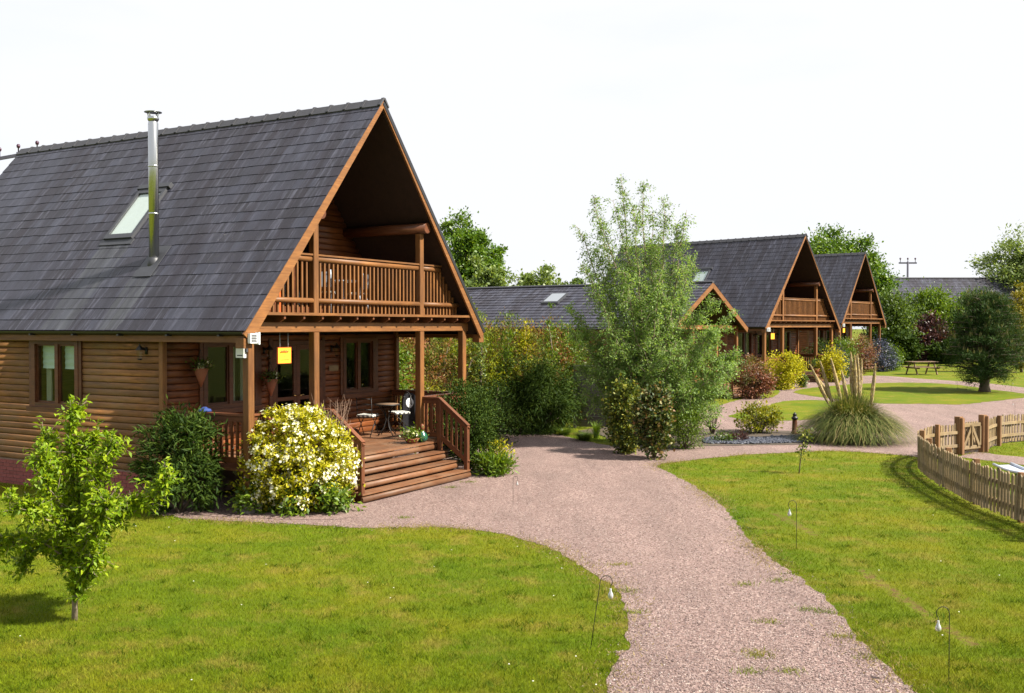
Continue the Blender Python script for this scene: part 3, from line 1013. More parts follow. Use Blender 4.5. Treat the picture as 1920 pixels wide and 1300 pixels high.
    boxes('stair_carriage', [(u0 + 0.05 + q, u0 + 0.09 + q, -0.93, 0.0, 0.0, 0.14) for q in (0, 0.85, 1.7, 2.55, 3.4)] + [(u0 + 0.05 + q, u0 + 0.09 + q, -0.66, 0.0, 0.141, 0.33) for q in (0, 0.85, 1.7, 2.55, 3.4)] + [(u0 + 0.05 + q, u0 + 0.09 + q, -0.4, 0.0, 0.331, 0.52) for q in (0, 0.85, 1.7, 2.55, 3.4)], MAT['rail'], lod)
    # stair rails and newels
    for uu in (u0 - 0.04, u1 + 0.04):
        piece('newel', lod, MAT['rail'], (uu, -0.94, 0.19), (uu, -0.94, 1.13), 0.095, 0.095, 'box', (0, 1, 0))
        piece('newel', lod, MAT['rail'], (uu, -0.24, LD - 0.3), (uu, -0.24, 1.70), 0.095, 0.095, 'box', (0, 1, 0))
        rail_run(lod, (uu, -0.24), (uu, -0.99), (1.735, 1.16), (LD - 0.02, 0.20), MAT['rail'], bsink, 0.12, 0.09)
        rail_run(lod, (uu, LP - 0.07), (uu, -0.24), 1.735, LD, MAT['rail'], bsink)
    rail_run(lod, (0.45, LP), (u0 - 0.08, LP), 1.735, LD, MAT['rail'], bsink)
    rail_run(lod, (u1 + 0.08, LP), (LW - 0.52, LP), 1.735, LD, MAT['rail'], bsink)
    rail_run(lod, (0.37, LV - 0.05), (0.37, LP + 0.08), 1.735, LD, MAT['rail'], bsink)
    rail_run(lod, (LW - 0.45, LP + 0.08), (LW - 0.45, LV - 0.05), 1.735, LD, MAT['rail'], bsink)
    # --- roof window
    V, F = slope_boxes([(1.56, 1.64, 4.66, 5.54, -0.02, 0.075), (2.44, 2.52, 4.66, 5.54, -0.02, 0.075), (1.64, 2.44, 4.66, 4.74, -0.02, 0.075), (1.64, 2.44, 5.46, 5.54, -0.02, 0.075),
                        (2.52, 2.60, 4.60, 5.60, 0.0, 0.10), (1.46, 1.56, 4.60, 5.60, 0.0, 0.034)])
    rw = obj('roof_window', mesh_from('roof_window', V, F, MAT['lead']), lod)
    V, F = slope_boxes([(1.64, 2.44, 4.74, 5.46, 0.042, 0.048)])
    obj('pane', mesh_from('pane', V, F, MAT['glass']), rw)
    V, F = slope_boxes([(1.64, 2.44, 4.74, 5.46, 0.018, 0.030)])
    obj('blind', mesh_from('blind', V, F, MAT['white']), rw)  # white sheet stands in for the bright sky reflected in the pane
    # --- wall lanterns
    for q, nn in (((LA - 0.035, 2.75, 2.83), (-1, 0, 0)), ((2.92, LV - 0.035, 2.78), (0, -1, 0)), ((5.08, LV - 0.035, 2.78), (0, -1, 0))):
        lantern(lod, q, nn)
    # --- floodlight on the gable foot, alarm box on the corner post
    fl = boxes('floodlight', [(0.03, 0.20, -0.12, -0.056, 3.0, 3.17)], MAT['white'], lod)
    boxes('grille', [(0.05, 0.18, -0.126, -0.121, 3.02 + j * 0.028, 3.036 + j * 0.028) for j in range(5)], MAT['gutter'], fl)
    boxes('floodlight_bracket', [(0.21, 0.245, -0.14, 0.0, 2.98, 3.19)], MAT['white'], fl)
    if near:
        ab = boxes('alarm_box', [(0.225, 0.285, LP - 0.03, LP + 0.16, 2.74, 3.0)], MAT['white'], lod)
        boxes('alarm_box_label', [(0.222, 0.224, LP + 0.0, LP + 0.13, 2.77, 2.79)], MAT['lead'], ab)
        boxes('alarm_bracket', [(0.25, 0.29, LP - 0.07, LP - 0.031, 2.84, 2.97)], MAT['lead'], ab)
        # flue pipe through the roof
        fu, fv = 1.133, 3.54
        zb = LE + LK * fu
        fl = lathe('flue', [(0.098, -0.12), (0.098, 2.73), (0.085, 2.76), (0.085, 2.78)], MAT['steel'], lod, 28, (fu, fv, zb))
        for zz in (0.92, 1.86):
            lathe('flue_band', [(0.099, 0), (0.104, 0.005), (0.104, 0.035), (0.099, 0.04)], MAT['steel'], fl, 28, (0, 0, zz))
        lathe('cowl_collar', [(0.085, 0), (0.112, 0.05), (0.112, 0.09), (0.10, 0.10)], MAT['steel'], fl, 28, (0, 0, 2.76))
        tubes('cowl_struts', [([(0.10 * math.cos(a), 0.10 * math.sin(a), 2.85), (0.12 * math.cos(a), 0.12 * math.sin(a), 2.95)], 0.012) for a in (0.3, 1.9, 3.4, 5.0)], MAT['steel'], fl)
        lathe('cowl', [(0.17, 2.945), (0.17, 2.955), (0.02, 2.985)], MAT['steel'], fl, 28)
        lathe('flue_collar', [(0.15, -0.2), (0.11, 0.06), (0.100, 0.07)], MAT['lead'], fl, 24)
        V, F = slope_boxes([(fu - 0.28, fu + 0.25, fv - 0.24, fv + 0.24, 0.024, 0.034)])
        V = [v - Vector((fu, fv, zb)) for v in V]
        obj('flashing', mesh_from('flashing', V, F, MAT['lead']), fl)
        boxes('wall_plaque', [(4.98, 5.30, LV - 0.05, LV - 0.036, 2.28, 2.40)], MAT['fencew'], lod)
    if sink: sink.flush('logs', MAT['logp'], lod)
    if bsink: bsink.flush('balusters', MAT['trim'], lod)
    return lod

L1 = build_lodge('large log lodge in the foreground with a steel flue pipe on its slate roof', (-4.612, 17.395, 0), 1.0505, True, 'a-frame log lodges')
L2 = build_lodge('log lodge in the middle distance with a yellow bush by its steps', (12.194, 48.70, 0.04), 0.804, False, 'a-frame log lodges')
L3 = build_lodge('farthest log lodge, beside the blue flowering bush', (20.948, 64.31, 0.26), 0.872, False, 'a-frame log lodges')

def loc_of(lod, u, v, w=0.0):
    M = Matrix.Translation(lod.location) @ Matrix.Rotation(lod.rotation_euler.z, 4, 'Z')
    return M @ Vector((u, v, w))

# ------------------------------------------------------------------ ground, gravel, lawns
def smooth_poly(px, jit, seed, step=0.12, world=False):
    """photograph outline -> closed ground outline, finely divided with an uneven edge"""
    rng = random.Random(seed)
    P = [Vector((p[0], p[1])) if world else at(*p).to_2d() for p in px]
    out = []
    n = len(P)
    for i in range(n):
        a, b, c, d = P[i - 1], P[i], P[(i + 1) % n], P[(i + 2) % n]
        L = (c - b).length
        k = max(1, min(160, int(L / (step * max(1.0, b.y / 18)))))
        for j in range(k):
            t = j / k
            m1, m2 = (c - a) * 0.5, (d - b) * 0.5
            if m1.length > L: m1 = m1.normalized() * L
            if m2.length > L: m2 = m2.normalized() * L
            q = b * (2 * t**3 - 3 * t * t + 1) + m1 * (t**3 - 2 * t * t + t) + c * (-2 * t**3 + 3 * t * t) + m2 * (t**3 - t * t)
            out.append(q + Vector((rng.gauss(0, jit), rng.gauss(0, jit))))
    return out

def sheet(name, poly, lift, mat):
    from mathutils.geometry import delaunay_2d_cdt
    n = len(poly)
    pv, _, pf, _, _, _ = delaunay_2d_cdt([Vector((p.x, p.y)) for p in poly], [], [list(range(n))], 1, 1e-5)
    bm = bmesh.new()
    vs = [bm.verts.new((p.x, p.y, 0)) for p in pv]
    for f in pf:
        try: bm.faces.new([vs[i] for i in f])
        except ValueError: pass
    for yy in (28.0, 50.0):
        bmesh.ops.bisect_plane(bm, geom=bm.verts[:] + bm.edges[:] + bm.faces[:], plane_co=(0, yy, 0), plane_no=(0, 1, 0))
    for v in bm.verts:
        v.co.z = terr(v.co.y) + lift
    bmesh.ops.recalc_face_normals(bm, faces=bm.faces)
    for f in bm.faces:
        if f.normal.z < 0: f.normal_flip()
    me = bpy.data.meshes.new(name)
    bm.to_mesh(me); bm.free()
    me.materials.append(mat)
    return tag(obj(name, me), kind='structure')

g1, g2 = at(1450, 962), at(1530, 1005)
g3, g4 = at(1612, 1068), at(1830, 1215)
LAWN = lawn_mat([(g1.x, g1.y, g2.x, g2.y, 0.13), (g3.x, g3.y, g4.x, g4.y, 0.12)])
GRAV = gravel_mat()

xs = [-500, -120, -40, -15, 0, 15, 40, 120, 500]
ys = [-300, -40, 0, 28, 50, 120, 300, 900]
V = [(x, y, terr(y)) for y in ys for x in xs]
F = [(j * 9 + i, j * 9 + i + 1, (j + 1) * 9 + i + 1, (j + 1) * 9 + i) for j in range(7) for i in range(8)]
tag(obj('ground', mesh_from('ground', V, F, LAWN)), kind='structure')

DRIVE = smooth_poly([(330, 971), (400, 976), (470, 979), (600, 986), (700, 990), (800, 989), (870, 992), (950, 1004), (1010, 1021), (1060, 1043), (1115, 1078), (1155, 1105), (1172, 1145), (1175, 1195),
                     (1155, 1240), (1128, 1300), (1090, 1400), (1800, 1400), (1715, 1300), (1650, 1240), (1605, 1200), (1585, 1165), (1545, 1120), (1490, 1078), (1440, 1042), (1398, 1005), (1372, 970), (1338, 935), (1290, 905),
                     (1250, 884), (1234, 872), (1300, 863), (1400, 853), (1500, 848), (1560, 846), (1640, 850), (1722, 858), (1727, 866), (1750, 859), (1797, 852), (1842, 848), (1873, 833), (1920, 827), (2010, 819), (2080, 812), (2080, 752),
                     (2000, 736), (1920, 727), (1850, 719), (1780, 714), (1720, 710), (1655, 705), (1600, 706), (1560, 712), (1500, 716), (1460, 726), (1430, 742), (1380, 752), (1330, 768), (1290, 790), (1240, 832), (1180, 838),
                     (1120, 832), (1075, 822), (1010, 808), (950, 798), (880, 800), (760, 830), (600, 890), (440, 925), (335, 940), (318, 960)], 0.028, 3)
drive = sheet('gravel_drive', DRIVE, 0.006, GRAV)
ISL_A = smooth_poly([(1366, 781), (1410, 770), (1470, 753), (1530, 751), (1585, 756), (1600, 770), (1560, 784), (1490, 789), (1420, 790)], 0.03, 4)
sheet('grass_island', ISL_A, 0.012, LAWN)
ISL_B = smooth_poly([(1488, 736), (1530, 727), (1620, 720), (1710, 718), (1790, 722), (1860, 731), (1915, 738), (1928, 744), (1880, 751), (1800, 759), (1740, 758), (1650, 757), (1560, 748)], 0.04, 5)
sheet('oval_lawn', ISL_B, 0.012, LAWN)
ISL_C = smooth_poly([(1428, 748), (1440, 735), (1455, 730), (1462, 735), (1450, 745)], 0.03, 6)
sheet('grass_strip', ISL_C, 0.012, LAWN)
PATH2 = smooth_poly([(1801, 857), (1838, 849), (1870, 853), (1920, 858), (2010, 864), (2010, 885), (1920, 873), (1860, 865)], 0.02, 8)
sheet('gravel_path', PATH2, 0.006, GRAV)
SOIL = plain('bed_soil', (0.060, 0.043, 0.030), 0.95, 0, 0.4, 6, 0.6)
BED = smooth_poly([(1085, 809), (1130, 818), (1180, 842), (1240, 848), (1300, 838), (1400, 836), (1510, 834), (1540, 826), (1512, 812), (1400, 806), (1330, 806), (1290, 800), (1200, 795)], 0.03, 9)
sheet('planting_bed', BED, 0.016, SOIL)
BED2 = smooth_poly([(290, 966), (360, 966), (450, 972), (640, 974), (690, 950), (600, 900), (440, 930), (300, 940)], 0.03, 10)
sheet('bed_edge', BED2, 0.012, GRAV)

def inside(poly, X, Y):
    px = np.array([p.x for p in poly]); py = np.array([p.y for p in poly])
    qx, qy = np.roll(px, -1), np.roll(py, -1)
    res = np.zeros(len(X), bool)
    for a, b, c, d in zip(px, py, qx, qy):
        if b == d: continue
        m = ((b > Y) != (d > Y))
        res ^= m & (X < (c - a) * (Y - b) / (d - b) + a)
    return res

class _P:                                      # lodge foot print for scatter tests
    def __init__(self, x, y): self.x, self.y = x, y
FOOT1 = [loc_of(L1, *q) for q in ((0.2, LL), (0.2, 0.0), (1.95, -1.05), (5.8, -1.05), (7.6, 0), (7.6, LL))]

def grass_area(n, x0, x1, y0, y1, seed):
    r = np.random.default_rng(seed)
    # even density in the picture: nearer depth bands get more blades
    Y = 1.0 / r.uniform(1 / y1, 1 / y0, n)
    X = r.uniform(x0, x1, n) * Y
    dr = inside(DRIVE, X, Y)
    for isl in (ISL_A, ISL_B, ISL_C):
        dr &= ~inside(isl, X, Y)
    for a_, b_, w_ in ((g1, g2, 0.16), (g3, g4, 0.13)):      # thin grass on the worn scuffs
        L_ = (b_ - a_).to_2d().length
        dx, dy = (b_.x - a_.x) / L_, (b_.y - a_.y) / L_
        al = (X - a_.x) * dx + (Y - a_.y) * dy
        ac = np.abs(-(X - a_.x) * dy + (Y - a_.y) * dx)
        dr |= (al > 0) & (al < L_) & (ac < w_ * r.uniform(0.2, 1.2, n)) & (r.random(n) < 0.85)
    dr |= inside(PATH2, X, Y) | inside(FOOT1, X, Y) | inside(BED2, X, Y)
    return X[~dr], Y[~dr]

def blades(X, Y, lo, hi, wd, seed, lean=0.6):
    r = np.random.default_rng(seed)
    n = len(X)
    Z = 0.45 * np.clip((Y - 28) / 22, 0, 1) + 0.004
    a = r.uniform(0, 2 * np.pi, n)
    h = r.uniform(lo, hi, n)
    sx, sy = np.cos(a), np.sin(a)
    lx, ly = r.normal(0, lean, n) * h, r.normal(0, lean, n) * h
    w = wd * r.uniform(0.6, 1.3, n) / 2
    base = np.stack([X, Y, Z], 1)
    V = np.empty((n, 3, 3))
    V[:, 0] = base + np.stack([sx * w, sy * w, 0 * w], 1)
    V[:, 1] = base - np.stack([sx * w, sy * w, 0 * w], 1)
    V[:, 2] = base + np.stack([lx, ly, h], 1)
    return V.reshape(-1, 3), np.arange(3 * n).reshape(n, 3)

X, Y = grass_area(540000, -0.62, 0.62, 8.6, 34.0, 11)
hs = np.clip(Y / 14, 0.8, 2.0)
V, F = blades(X, Y, 0.018, 0.050, 0.007, 12)
V3 = V.reshape(-1, 3, 3)
mid = V3.mean(1, keepdims=True)
V3 = mid + (V3 - mid) * np.array([1, 1, 1]) * np.stack([hs, hs, hs ** 0.3], 1)[:, None, :]
V3[:, :, 2] = np.maximum(V3[:, :, 2], 0.002)
GB = blade_mat()
LM_COARSE = leaf_mat('coarse_blade', [(0.0, (0.035, 0.070, 0.004)), (0.5, (0.055, 0.100, 0.005)), (1.0, (0.100, 0.130, 0.008))], 0.3, 0.6, 0.05)
tag(obj('grass', mesh_from('grass', V3.reshape(-1, 3), F, GB)), 'short mown green grass covering the lawns', 'grass', kind='stuff')

# tufts of longer grass and weeds straggling over the gravel edge
r = np.random.default_rng(21)
ex, ey = [], []
for p in DRIVE + ISL_A:
    if 8 < p.y < 34 and abs(p.x / p.y) < 0.55:
        k = r.integers(0, 5)
        c = r.normal(0, 0.10, 2)
        ex.append(p.x + c[0] + r.normal(0, 0.045, k)); ey.append(p.y + c[1] + r.normal(0, 0.045, k))
for (wx, wy) in [(1425, 1232), (1405, 1262), (1440, 1168), (1520, 1145), (1460, 1090), (1395, 1098), (1580, 1195), (1635, 1235), (1480, 1260), (1420, 1225), (1552, 1150), (715, 912), (750, 908), (845, 915), (760, 972), (880, 905), (1180, 1110), (1190, 1150), (1160, 1060)]:
    p = at(wx, wy)
    k = 90
    ex.append(p.x + r.normal(0, 0.09, k)); ey.append(p.y + r.normal(0, 0.05, k))
X, Y = np.concatenate(ex), np.concatenate(ey)
keep = ~inside(FOOT1, X, Y)
V, F = blades(X[keep], Y[keep], 0.015, 0.055, 0.009, 22, 0.9)
tag(obj('edge_weeds', mesh_from('edge_weeds', V, F, GB)), 'tufts of grass and weeds along the edges of the gravel', 'weeds', kind='stuff')

# straw-coloured fringe where the lawn dries out along the drive
r = np.random.default_rng(71)
ex, ey = [], []
for p in DRIVE:
    if 8 < p.y < 27 and abs(p.x / p.y) < 0.55:
        dens = 0.5 + 0.5 * math.sin(p.x * 1.9 + 1.0) * math.cos(p.y * 1.3) + r.normal(0, 0.2)
        k = int(max(0, dens - 0.25) * 90)
        ex.append(p.x + r.normal(0, 0.17, k)); ey.append(p.y + r.normal(0, 0.17, k))
X, Y = np.concatenate(ex), np.concatenate(ey)
keep = ~inside(FOOT1, X, Y) & ~inside(BED2, X, Y)
V, F = blades(X[keep], Y[keep], 0.012, 0.04, 0.011, 72, 1.3)
STRAW = leaf_mat('straw_blade', [(0.0, (0.150, 0.120, 0.030)), (0.5, (0.215, 0.165, 0.060)), (1.0, (0.290, 0.225, 0.095))], 0.2, 0.8, 0.05)
tag(obj('dry_grass_fringe', mesh_from('dry_grass_fringe', V, F, STRAW)), 'straw coloured dry grass fringe along the gravel edge', 'dry grass', kind='stuff')

# loose stones on the near drive
def rocks(X, Y, lo, hi, seed, flat=0.6, lift=0.0):
    r = np.random.default_rng(seed)
    n = len(X)
    oc = np.array([(1, 0, 0), (-1, 0, 0), (0, 1, 0), (0, -1, 0), (0, 0, 1), (0, 0, -1)], float)
    fc = np.array([(0, 2, 4), (2, 1, 4), (1, 3, 4), (3, 0, 4), (2, 0, 5), (1, 2, 5), (3, 1, 5), (0, 3, 5)])
    s = r.uniform(lo, hi, n)
    sc = np.stack([s * r.uniform(0.7, 1.3, n), s * r.uniform(0.7, 1.3, n), s * flat * r.uniform(0.6, 1.2, n)], 1)
    a = r.uniform(0, 6.28, n)
    V = oc[None] * sc[:, None] + r.normal(0, 0.18, (n, 6, 3)) * s[:, None, None]
    ca, sa = np.cos(a)[:, None], np.sin(a)[:, None]
    V = np.stack([V[..., 0] * ca - V[..., 1] * sa, V[..., 0] * sa + V[..., 1] * ca, V[..., 2]], 2)
    Z = 0.45 * np.clip((Y - 28) / 22, 0, 1) + 0.008 + lift
    V += np.stack([X, Y, Z], 1)[:, None]
    F = fc[None] + (np.arange(n) * 6)[:, None, None]
    return V.reshape(-1, 3), F.reshape(-1, 3)

r = np.random.default_rng(31)
Y = 1.0 / r.uniform(1 / 24, 1 / 8.8, 90000)
X = r.uniform(-0.3, 0.45, len(Y)) * Y
m = inside(DRIVE, X, Y) & ~inside(FOOT1, X, Y)
# some stones are kicked out over the lawn edge
sp = [(p.x + r.normal(0, 0.14), p.y + r.normal(0, 0.14)) for p in DRIVE if 8 < p.y < 24 for _ in range(7)]
X, Y = np.concatenate([X[m], [q[0] for q in sp]]), np.concatenate([Y[m], [q[1] for q in sp]])
m = ~inside(FOOT1, X, Y)
V, F = rocks(X[m], Y[m], 0.005, 0.012, 32)
def stone_mat():
    t = NT('loose_stone')
    c = t.ramp(t.island(), [(0.0, (0.07, 0.045, 0.04)), (0.35, (0.15, 0.10, 0.092)), (0.7, (0.20, 0.145, 0.138)), (0.92, (0.27, 0.21, 0.20)), (1.0, (0.42, 0.37, 0.34))])
    t.base(c); t.rough(0.8)
    return t.m
tag(obj('loose_gravel', mesh_from('loose_gravel', V, F, stone_mat())), 'loose pink gravel stones lying on the drive', 'gravel', kind='stuff')
# slate chippings in the bed by the bollard
r = np.random.default_rng(41)
PC = smooth_poly([(1320, 826), (1345, 821), (1420, 822), (1512, 818), (1516, 829), (1440, 833), (1330, 833)], 0.02, 42)
bx = np.array([p.x for p in PC]); by = np.array([p.y for p in PC])
X = r.uniform(bx.min(), bx.max(), 5000); Y = r.uniform(by.min(), by.max(), 5000)
m = inside(PC, X, Y)
V, F = rocks(X[m], Y[m], 0.03, 0.08, 43, 0.4, 0.02)
tag(obj('slate_chippings', mesh_from('slate_chippings', V, F, MAT['slatechip'])), 'blue grey slate chippings in the bed by the bollard', 'chippings', kind='stuff')
# clumps of coarser grass in the lawn
r = np.random.default_rng(61)
Xc, Yc = grass_area(700, -0.53, 0.53, 8.6, 26, 62)
kk = 26
X = np.repeat(Xc, kk) + r.normal(0, 1, len(Xc) * kk) * np.repeat(r.uniform(0.03, 0.10, len(Xc)), kk)
Y = np.repeat(Yc, kk) + r.normal(0, 1, len(Xc) * kk) * np.repeat(r.uniform(0.03, 0.10, len(Xc)), kk)
V, F = blades(X, Y, 0.025, 0.060, 0.012, 63, 0.8)
tag(obj('coarse_grass', mesh_from('coarse_grass', V, F, LM_COARSE)), 'darker clumps of coarse grass in the lawns', 'grass', kind='stuff')
# daisies
r = np.random.default_rng(51)
Xd, Yd = grass_area(45, -0.5, 0.5, 9, 26, 52)
k = 6
V, F = [], []
for x, y in zip(Xd, Yd):
    n = len(V)
    V.append((x, y, 0.055))
    for j in range(k):
        V.append((x + 0.009 * math.cos(j * 1.047), y + 0.009 * math.sin(j * 1.047), 0.05))
    F += [(n, n + 1 + j, n + 1 + (j + 1) % k) for j in range(k)]
tag(obj('daisies', mesh_from('daisies', V, F, MAT['whitecloth'])), 'tiny white daisies dotted over the lawn', 'daisies', kind='stuff')

# ------------------------------------------------------------------ bungalow and far barn
def gable_house(name, label, loc, yaw, W, L, E, H, wallmat, eave_over=0.35, gable_over=0.5, course=0.28, vis_porch=True, group=None):
    h = thing(name, label, 'building', loc, yaw, group)
    k = H / (W / 2)
    sm = slate_mat(name + '_slate', h, 1.15)
    a = eave_over
    s = Sink()
    if vis_porch:
        for i in range(int((E - 0.2) / 0.14)):
            z = 0.2 + (i + 0.5) * 0.14
            piece('log', h, wallmat, (a, L - 0.3, z), (a, 2.0, z), 0.034, 0.136, 'log', sink=s)
            piece('log', h, wallmat, (a, 2.0, z), (W - a, 2.0, z), 0.034, 0.136, 'log', sink=s)
        s.flush('logs', wallmat, h)
        boxes('wall', [(a + 0.003, W - a, 2.003, L - 0.3, 0.0, E)], wallmat, h)
    else:
        boxes('wall', [(a, W - a, gable_over, L - gable_over, -0.5, E)], wallmat, h)
    y0 = 2.0 if vis_porch else gable_over
    for yy in (y0, L - 0.4):
        obj('gable_wall', mesh_from('gable_wall', [(a, yy, E), (W - a, yy, E), (W / 2, yy, E + H - 0.15), (a, yy + 0.08, E), (W - a, yy + 0.08, E), (W / 2, yy + 0.08, E + H - 0.15)], [(0, 1, 2), (3, 5, 4), (0, 3, 4, 1), (1, 4, 5, 2), (2, 5, 3, 0)], wallmat), h)
    # roof slabs and stepped slate courses
    nx, nz = -k / math.hypot(k, 1), 1 / math.hypot(k, 1)
    def P(u, v, o, right):
        x, z = u + nx * o, E + k * u + nz * o
        return (W - x if right else x, v, z)
    V, F = [], []
    for right in (False, True):
        n = len(V)
        for o in (-0.12, -0.01):
            V += [P(-0.03, 0, o, right), P(W / 2 - 0.04, 0, o, right), P(W / 2 - 0.04, L, o, right), P(-0.03, L, o, right)]
        F += [[n + i for i in f] for f in ((3, 2, 1, 0), (4, 5, 6, 7), (0, 1, 5, 4), (1, 2, 6, 5), (2, 3, 7, 6), (3, 0, 4, 7))]
    roof = obj('roof', mesh_from('roof', V, F, MAT['soffit']), h)
    SL = math.hypot(W / 2, H)
    nc = int(SL / course)
    rng = random.Random(9)
    V, F = [], []
    for right in (False, True):
        for c in range(nc):
            u0, u1 = (c / nc) * W / 2 - 0.02, min((c + 1) / nc * W / 2 + 0.03, W / 2 - 0.01)
            v = -0.05 - (c % 2) * 0.15
            while v < L:
                v0, v1 = max(v, -0.05), min(v + 0.295, L + 0.05)
                v += 0.30
                if v1 - v0 < 0.04: continue
                e = rng.uniform(0, 0.004)
                n = len(V)
                V += [P(u0, v0, 0.014 + e, right), P(u0, v1, 0.014 + e, right), P(u0, v1, 0.026 + e, right), P(u0, v0, 0.026 + e, right), P(u1, v0, 0.004 + e, right), P(u1, v1, 0.004 + e, right)]
                F += [(0 + n, 1 + n, 2 + n, 3 + n), (3 + n, 2 + n, 5 + n, 4 + n)]
    o = obj('slates', mesh_from('slates', V, F, sm), roof)
    o['kind'] = 'stuff'
    rt = Sink()
    v = -0.05
    while v < L:
        piece('ridge', roof, MAT['ridge'], (W / 2, v, E + H + 0.02), (W / 2, v + 0.44, E + H + 0.02), 0.22, 0.12, 'cyl', sink=rt)
        v += 0.45
    rt.flush('ridge_tiles', MAT['ridge'], roof)
    for right in (False, True):
        V = []
        for vv in (-0.05, -0.005):
            V += [P(-0.05, vv, -0.22, right), P(W / 2 - (0 if right else 0), vv, -0.26, right), P(W / 2, vv, 0.0, right), P(-0.05, vv, 0.0, right)]
        V = [(min(p[0], W / 2) if not right else max(p[0], W / 2), p[1], p[2]) for p in V]
        obj('barge_board', mesh_from('barge_board', V, [(0, 1, 2, 3), (7, 6, 5, 4), (0, 4, 5, 1), (1, 5, 6, 2), (2, 6, 7, 3), (3, 7, 4, 0)], MAT['trim']), h)
        sx = (lambda x: W - x) if right else (lambda x: x)
        piece('gutter', h, MAT['gutter'], (sx(-0.06), 0, E - 0.06), (sx(-0.06), L, E - 0.06), 0.11, 0.08, 'cyl')
        piece('fascia', h, MAT['trim'], (sx(0.02), 0.02, E - 0.14), (sx(0.02), L, E - 0.14), 0.03, 0.15, 'flat')
    return h

B = gable_house('log_bungalow', 'long low log bungalow with grey slate roof behind the airy tree', (6.247, 39.55, 0.15), 0.956, 7.6, 17.0, 3.08, 1.9, MAT['logp'])
for u in (0.4, 2.6, 5.0, 7.2):
    piece('post', B, MAT['trim'], (u, 0.35, 0), (u, 0.35, 3.0), 0.15, 0.15, 'box', (0, 1, 0))
piece('beam', B, MAT['trim'], (0.3, 0.35, 3.09), (7.3, 0.35, 3.09), 0.14, 0.18, 'box')
boxes('deck', [(0.3, 7.3, 0.1, 2.0, 0.3, 0.62)], MAT['deck'], B)
for u0_, u1_, z0_, z1_ in ((1.2, 2.3, 1.2, 2.5), (5.2, 6.3, 1.2, 2.5)):
    window(B, (0, 2.0, 0), (1, 0, 0), (0, -1, 0), u0_, u1_, z0_, z1_)
bd = boxes('door', [(3.2, 4.3, 1.9, 1.96, 0.62, 2.75)], MAT['frame'], B)
boxes('pane', [(3.35, 4.15, 1.885, 1.898, 1.6, 2.6)], MAT['glass'], bd)
for j in range(4):
    for q in range(2):
        piece('tread', B, MAT['deck'], (3.6, -1.0 + j * 0.28 + q * 0.13, 0.14 + j * 0.15), (7.0, -1.0 + j * 0.28 + q * 0.13, 0.14 + j * 0.15), 0.125, 0.04, 'box')
    piece('riser', B, MAT['deck'], (3.6, -1.04 + j * 0.28, 0.05 + j * 0.15), (7.0, -1.04 + j * 0.28, 0.05 + j * 0.15), 0.04, 0.11, 'log')
for uu in (3.55, 7.05):
    rail_run(B, (uu, 0.2), (uu, -1.0), (1.5, 0.95), (0.55, 0.1), MAT['rail'], None, 0.14, 0.05)
    piece('newel', B, MAT['rail'], (uu, -1.0, 0.0), (uu, -1.0, 1.0), 0.1, 0.1, 'box', (0, 1, 0))
# roof window on the bungalow
kk = 1.9 / 3.8
V, F = [], []
for du0, du1, dv0, dv1, z0_, z1_ in ((2.05, 2.95, 6.6, 7.5, 0.0, 0.1),):
    for zz in (z0_, z1_):
        V += [(du0, dv0, 3.08 + kk * du0 + zz), (du1, dv0, 3.08 + kk * du1 + zz), (du1, dv1, 3.08 + kk * du1 + zz), (du0, dv1, 3.08 + kk * du0 + zz)]
rwb = obj('roof_window', mesh_from('roof_window', V, [(3, 2, 1, 0), (4, 5, 6, 7), (0, 1, 5, 4), (1, 2, 6, 5), (2, 3, 7, 6), (3, 0, 4, 7)], MAT['lead']), B)
V = [(2.13, 6.68, 3.08 + kk * 2.13 + 0.112), (2.87, 6.68, 3.08 + kk * 2.87 + 0.112), (2.87, 7.42, 3.08 + kk * 2.87 + 0.112), (2.13, 7.42, 3.08 + kk * 2.13 + 0.112)]
obj('pane', mesh_from('pane', V, [(0, 1, 2, 3)], plain('skylight_glass', (0.20, 0.22, 0.25), 0.08, 0, 0.1)), rwb)

# far barn whose long roof shows above the hedge
yb = 95.0
pl_, pr_ = spot(1640, yb), spot(1884, yb)
Lb = (pr_ - pl_).length
ridge_h, eave_h = top_h(522, yb), top_h(575, yb)
barn = gable_house('barn', 'long plain barn with blue grey slate roof beyond the hedge', (pr_.x, yb - 4.0, 0.45), math.pi / 2, 8.0, Lb, eave_h - 0.45, ridge_h - eave_h, MAT['greywood'], vis_porch=False, course=0.3)

# ------------------------------------------------------------------ picket fence and gate
FENCE_A = [at(*p).to_2d() for p in ((2005, 1022), (1918, 985), (1880, 970), (1840, 955), (1796, 932), (1754, 908), (1726, 886), (1722, 872), (1735, 863), (1760, 857), (1797, 853))]
FENCE_B = [at(*p).to_2d() for p in ((1842, 848), (1873, 834), (1920, 828), (1990, 823), (2080, 821))]

def resample(P, step):
    out, acc = [P[0]], 0.0
    for a, b in zip(P, P[1:]):
        L = (b - a).length
        t = step - acc
        while t < L:
            out.append(a + (b - a) * (t / L))
            t += step
        acc = (acc + L) % step if L >= step - acc else acc + L
    return out

def catmull(P, k=8):
    out = []
    for i in range(len(P) - 1):
        a, b, c, d = P[max(i - 1, 0)], P[i], P[i + 1], P[min(i + 2, len(P) - 1)]
        for j in range(k):
            t = j / k
            out.append(0.5 * ((2 * b) + (c - a) * t + (2 * a - 5 * b + 4 * c - d) * t * t + (3 * b - a - 3 * c + d) * t**3))
    return out + [P[-1]]

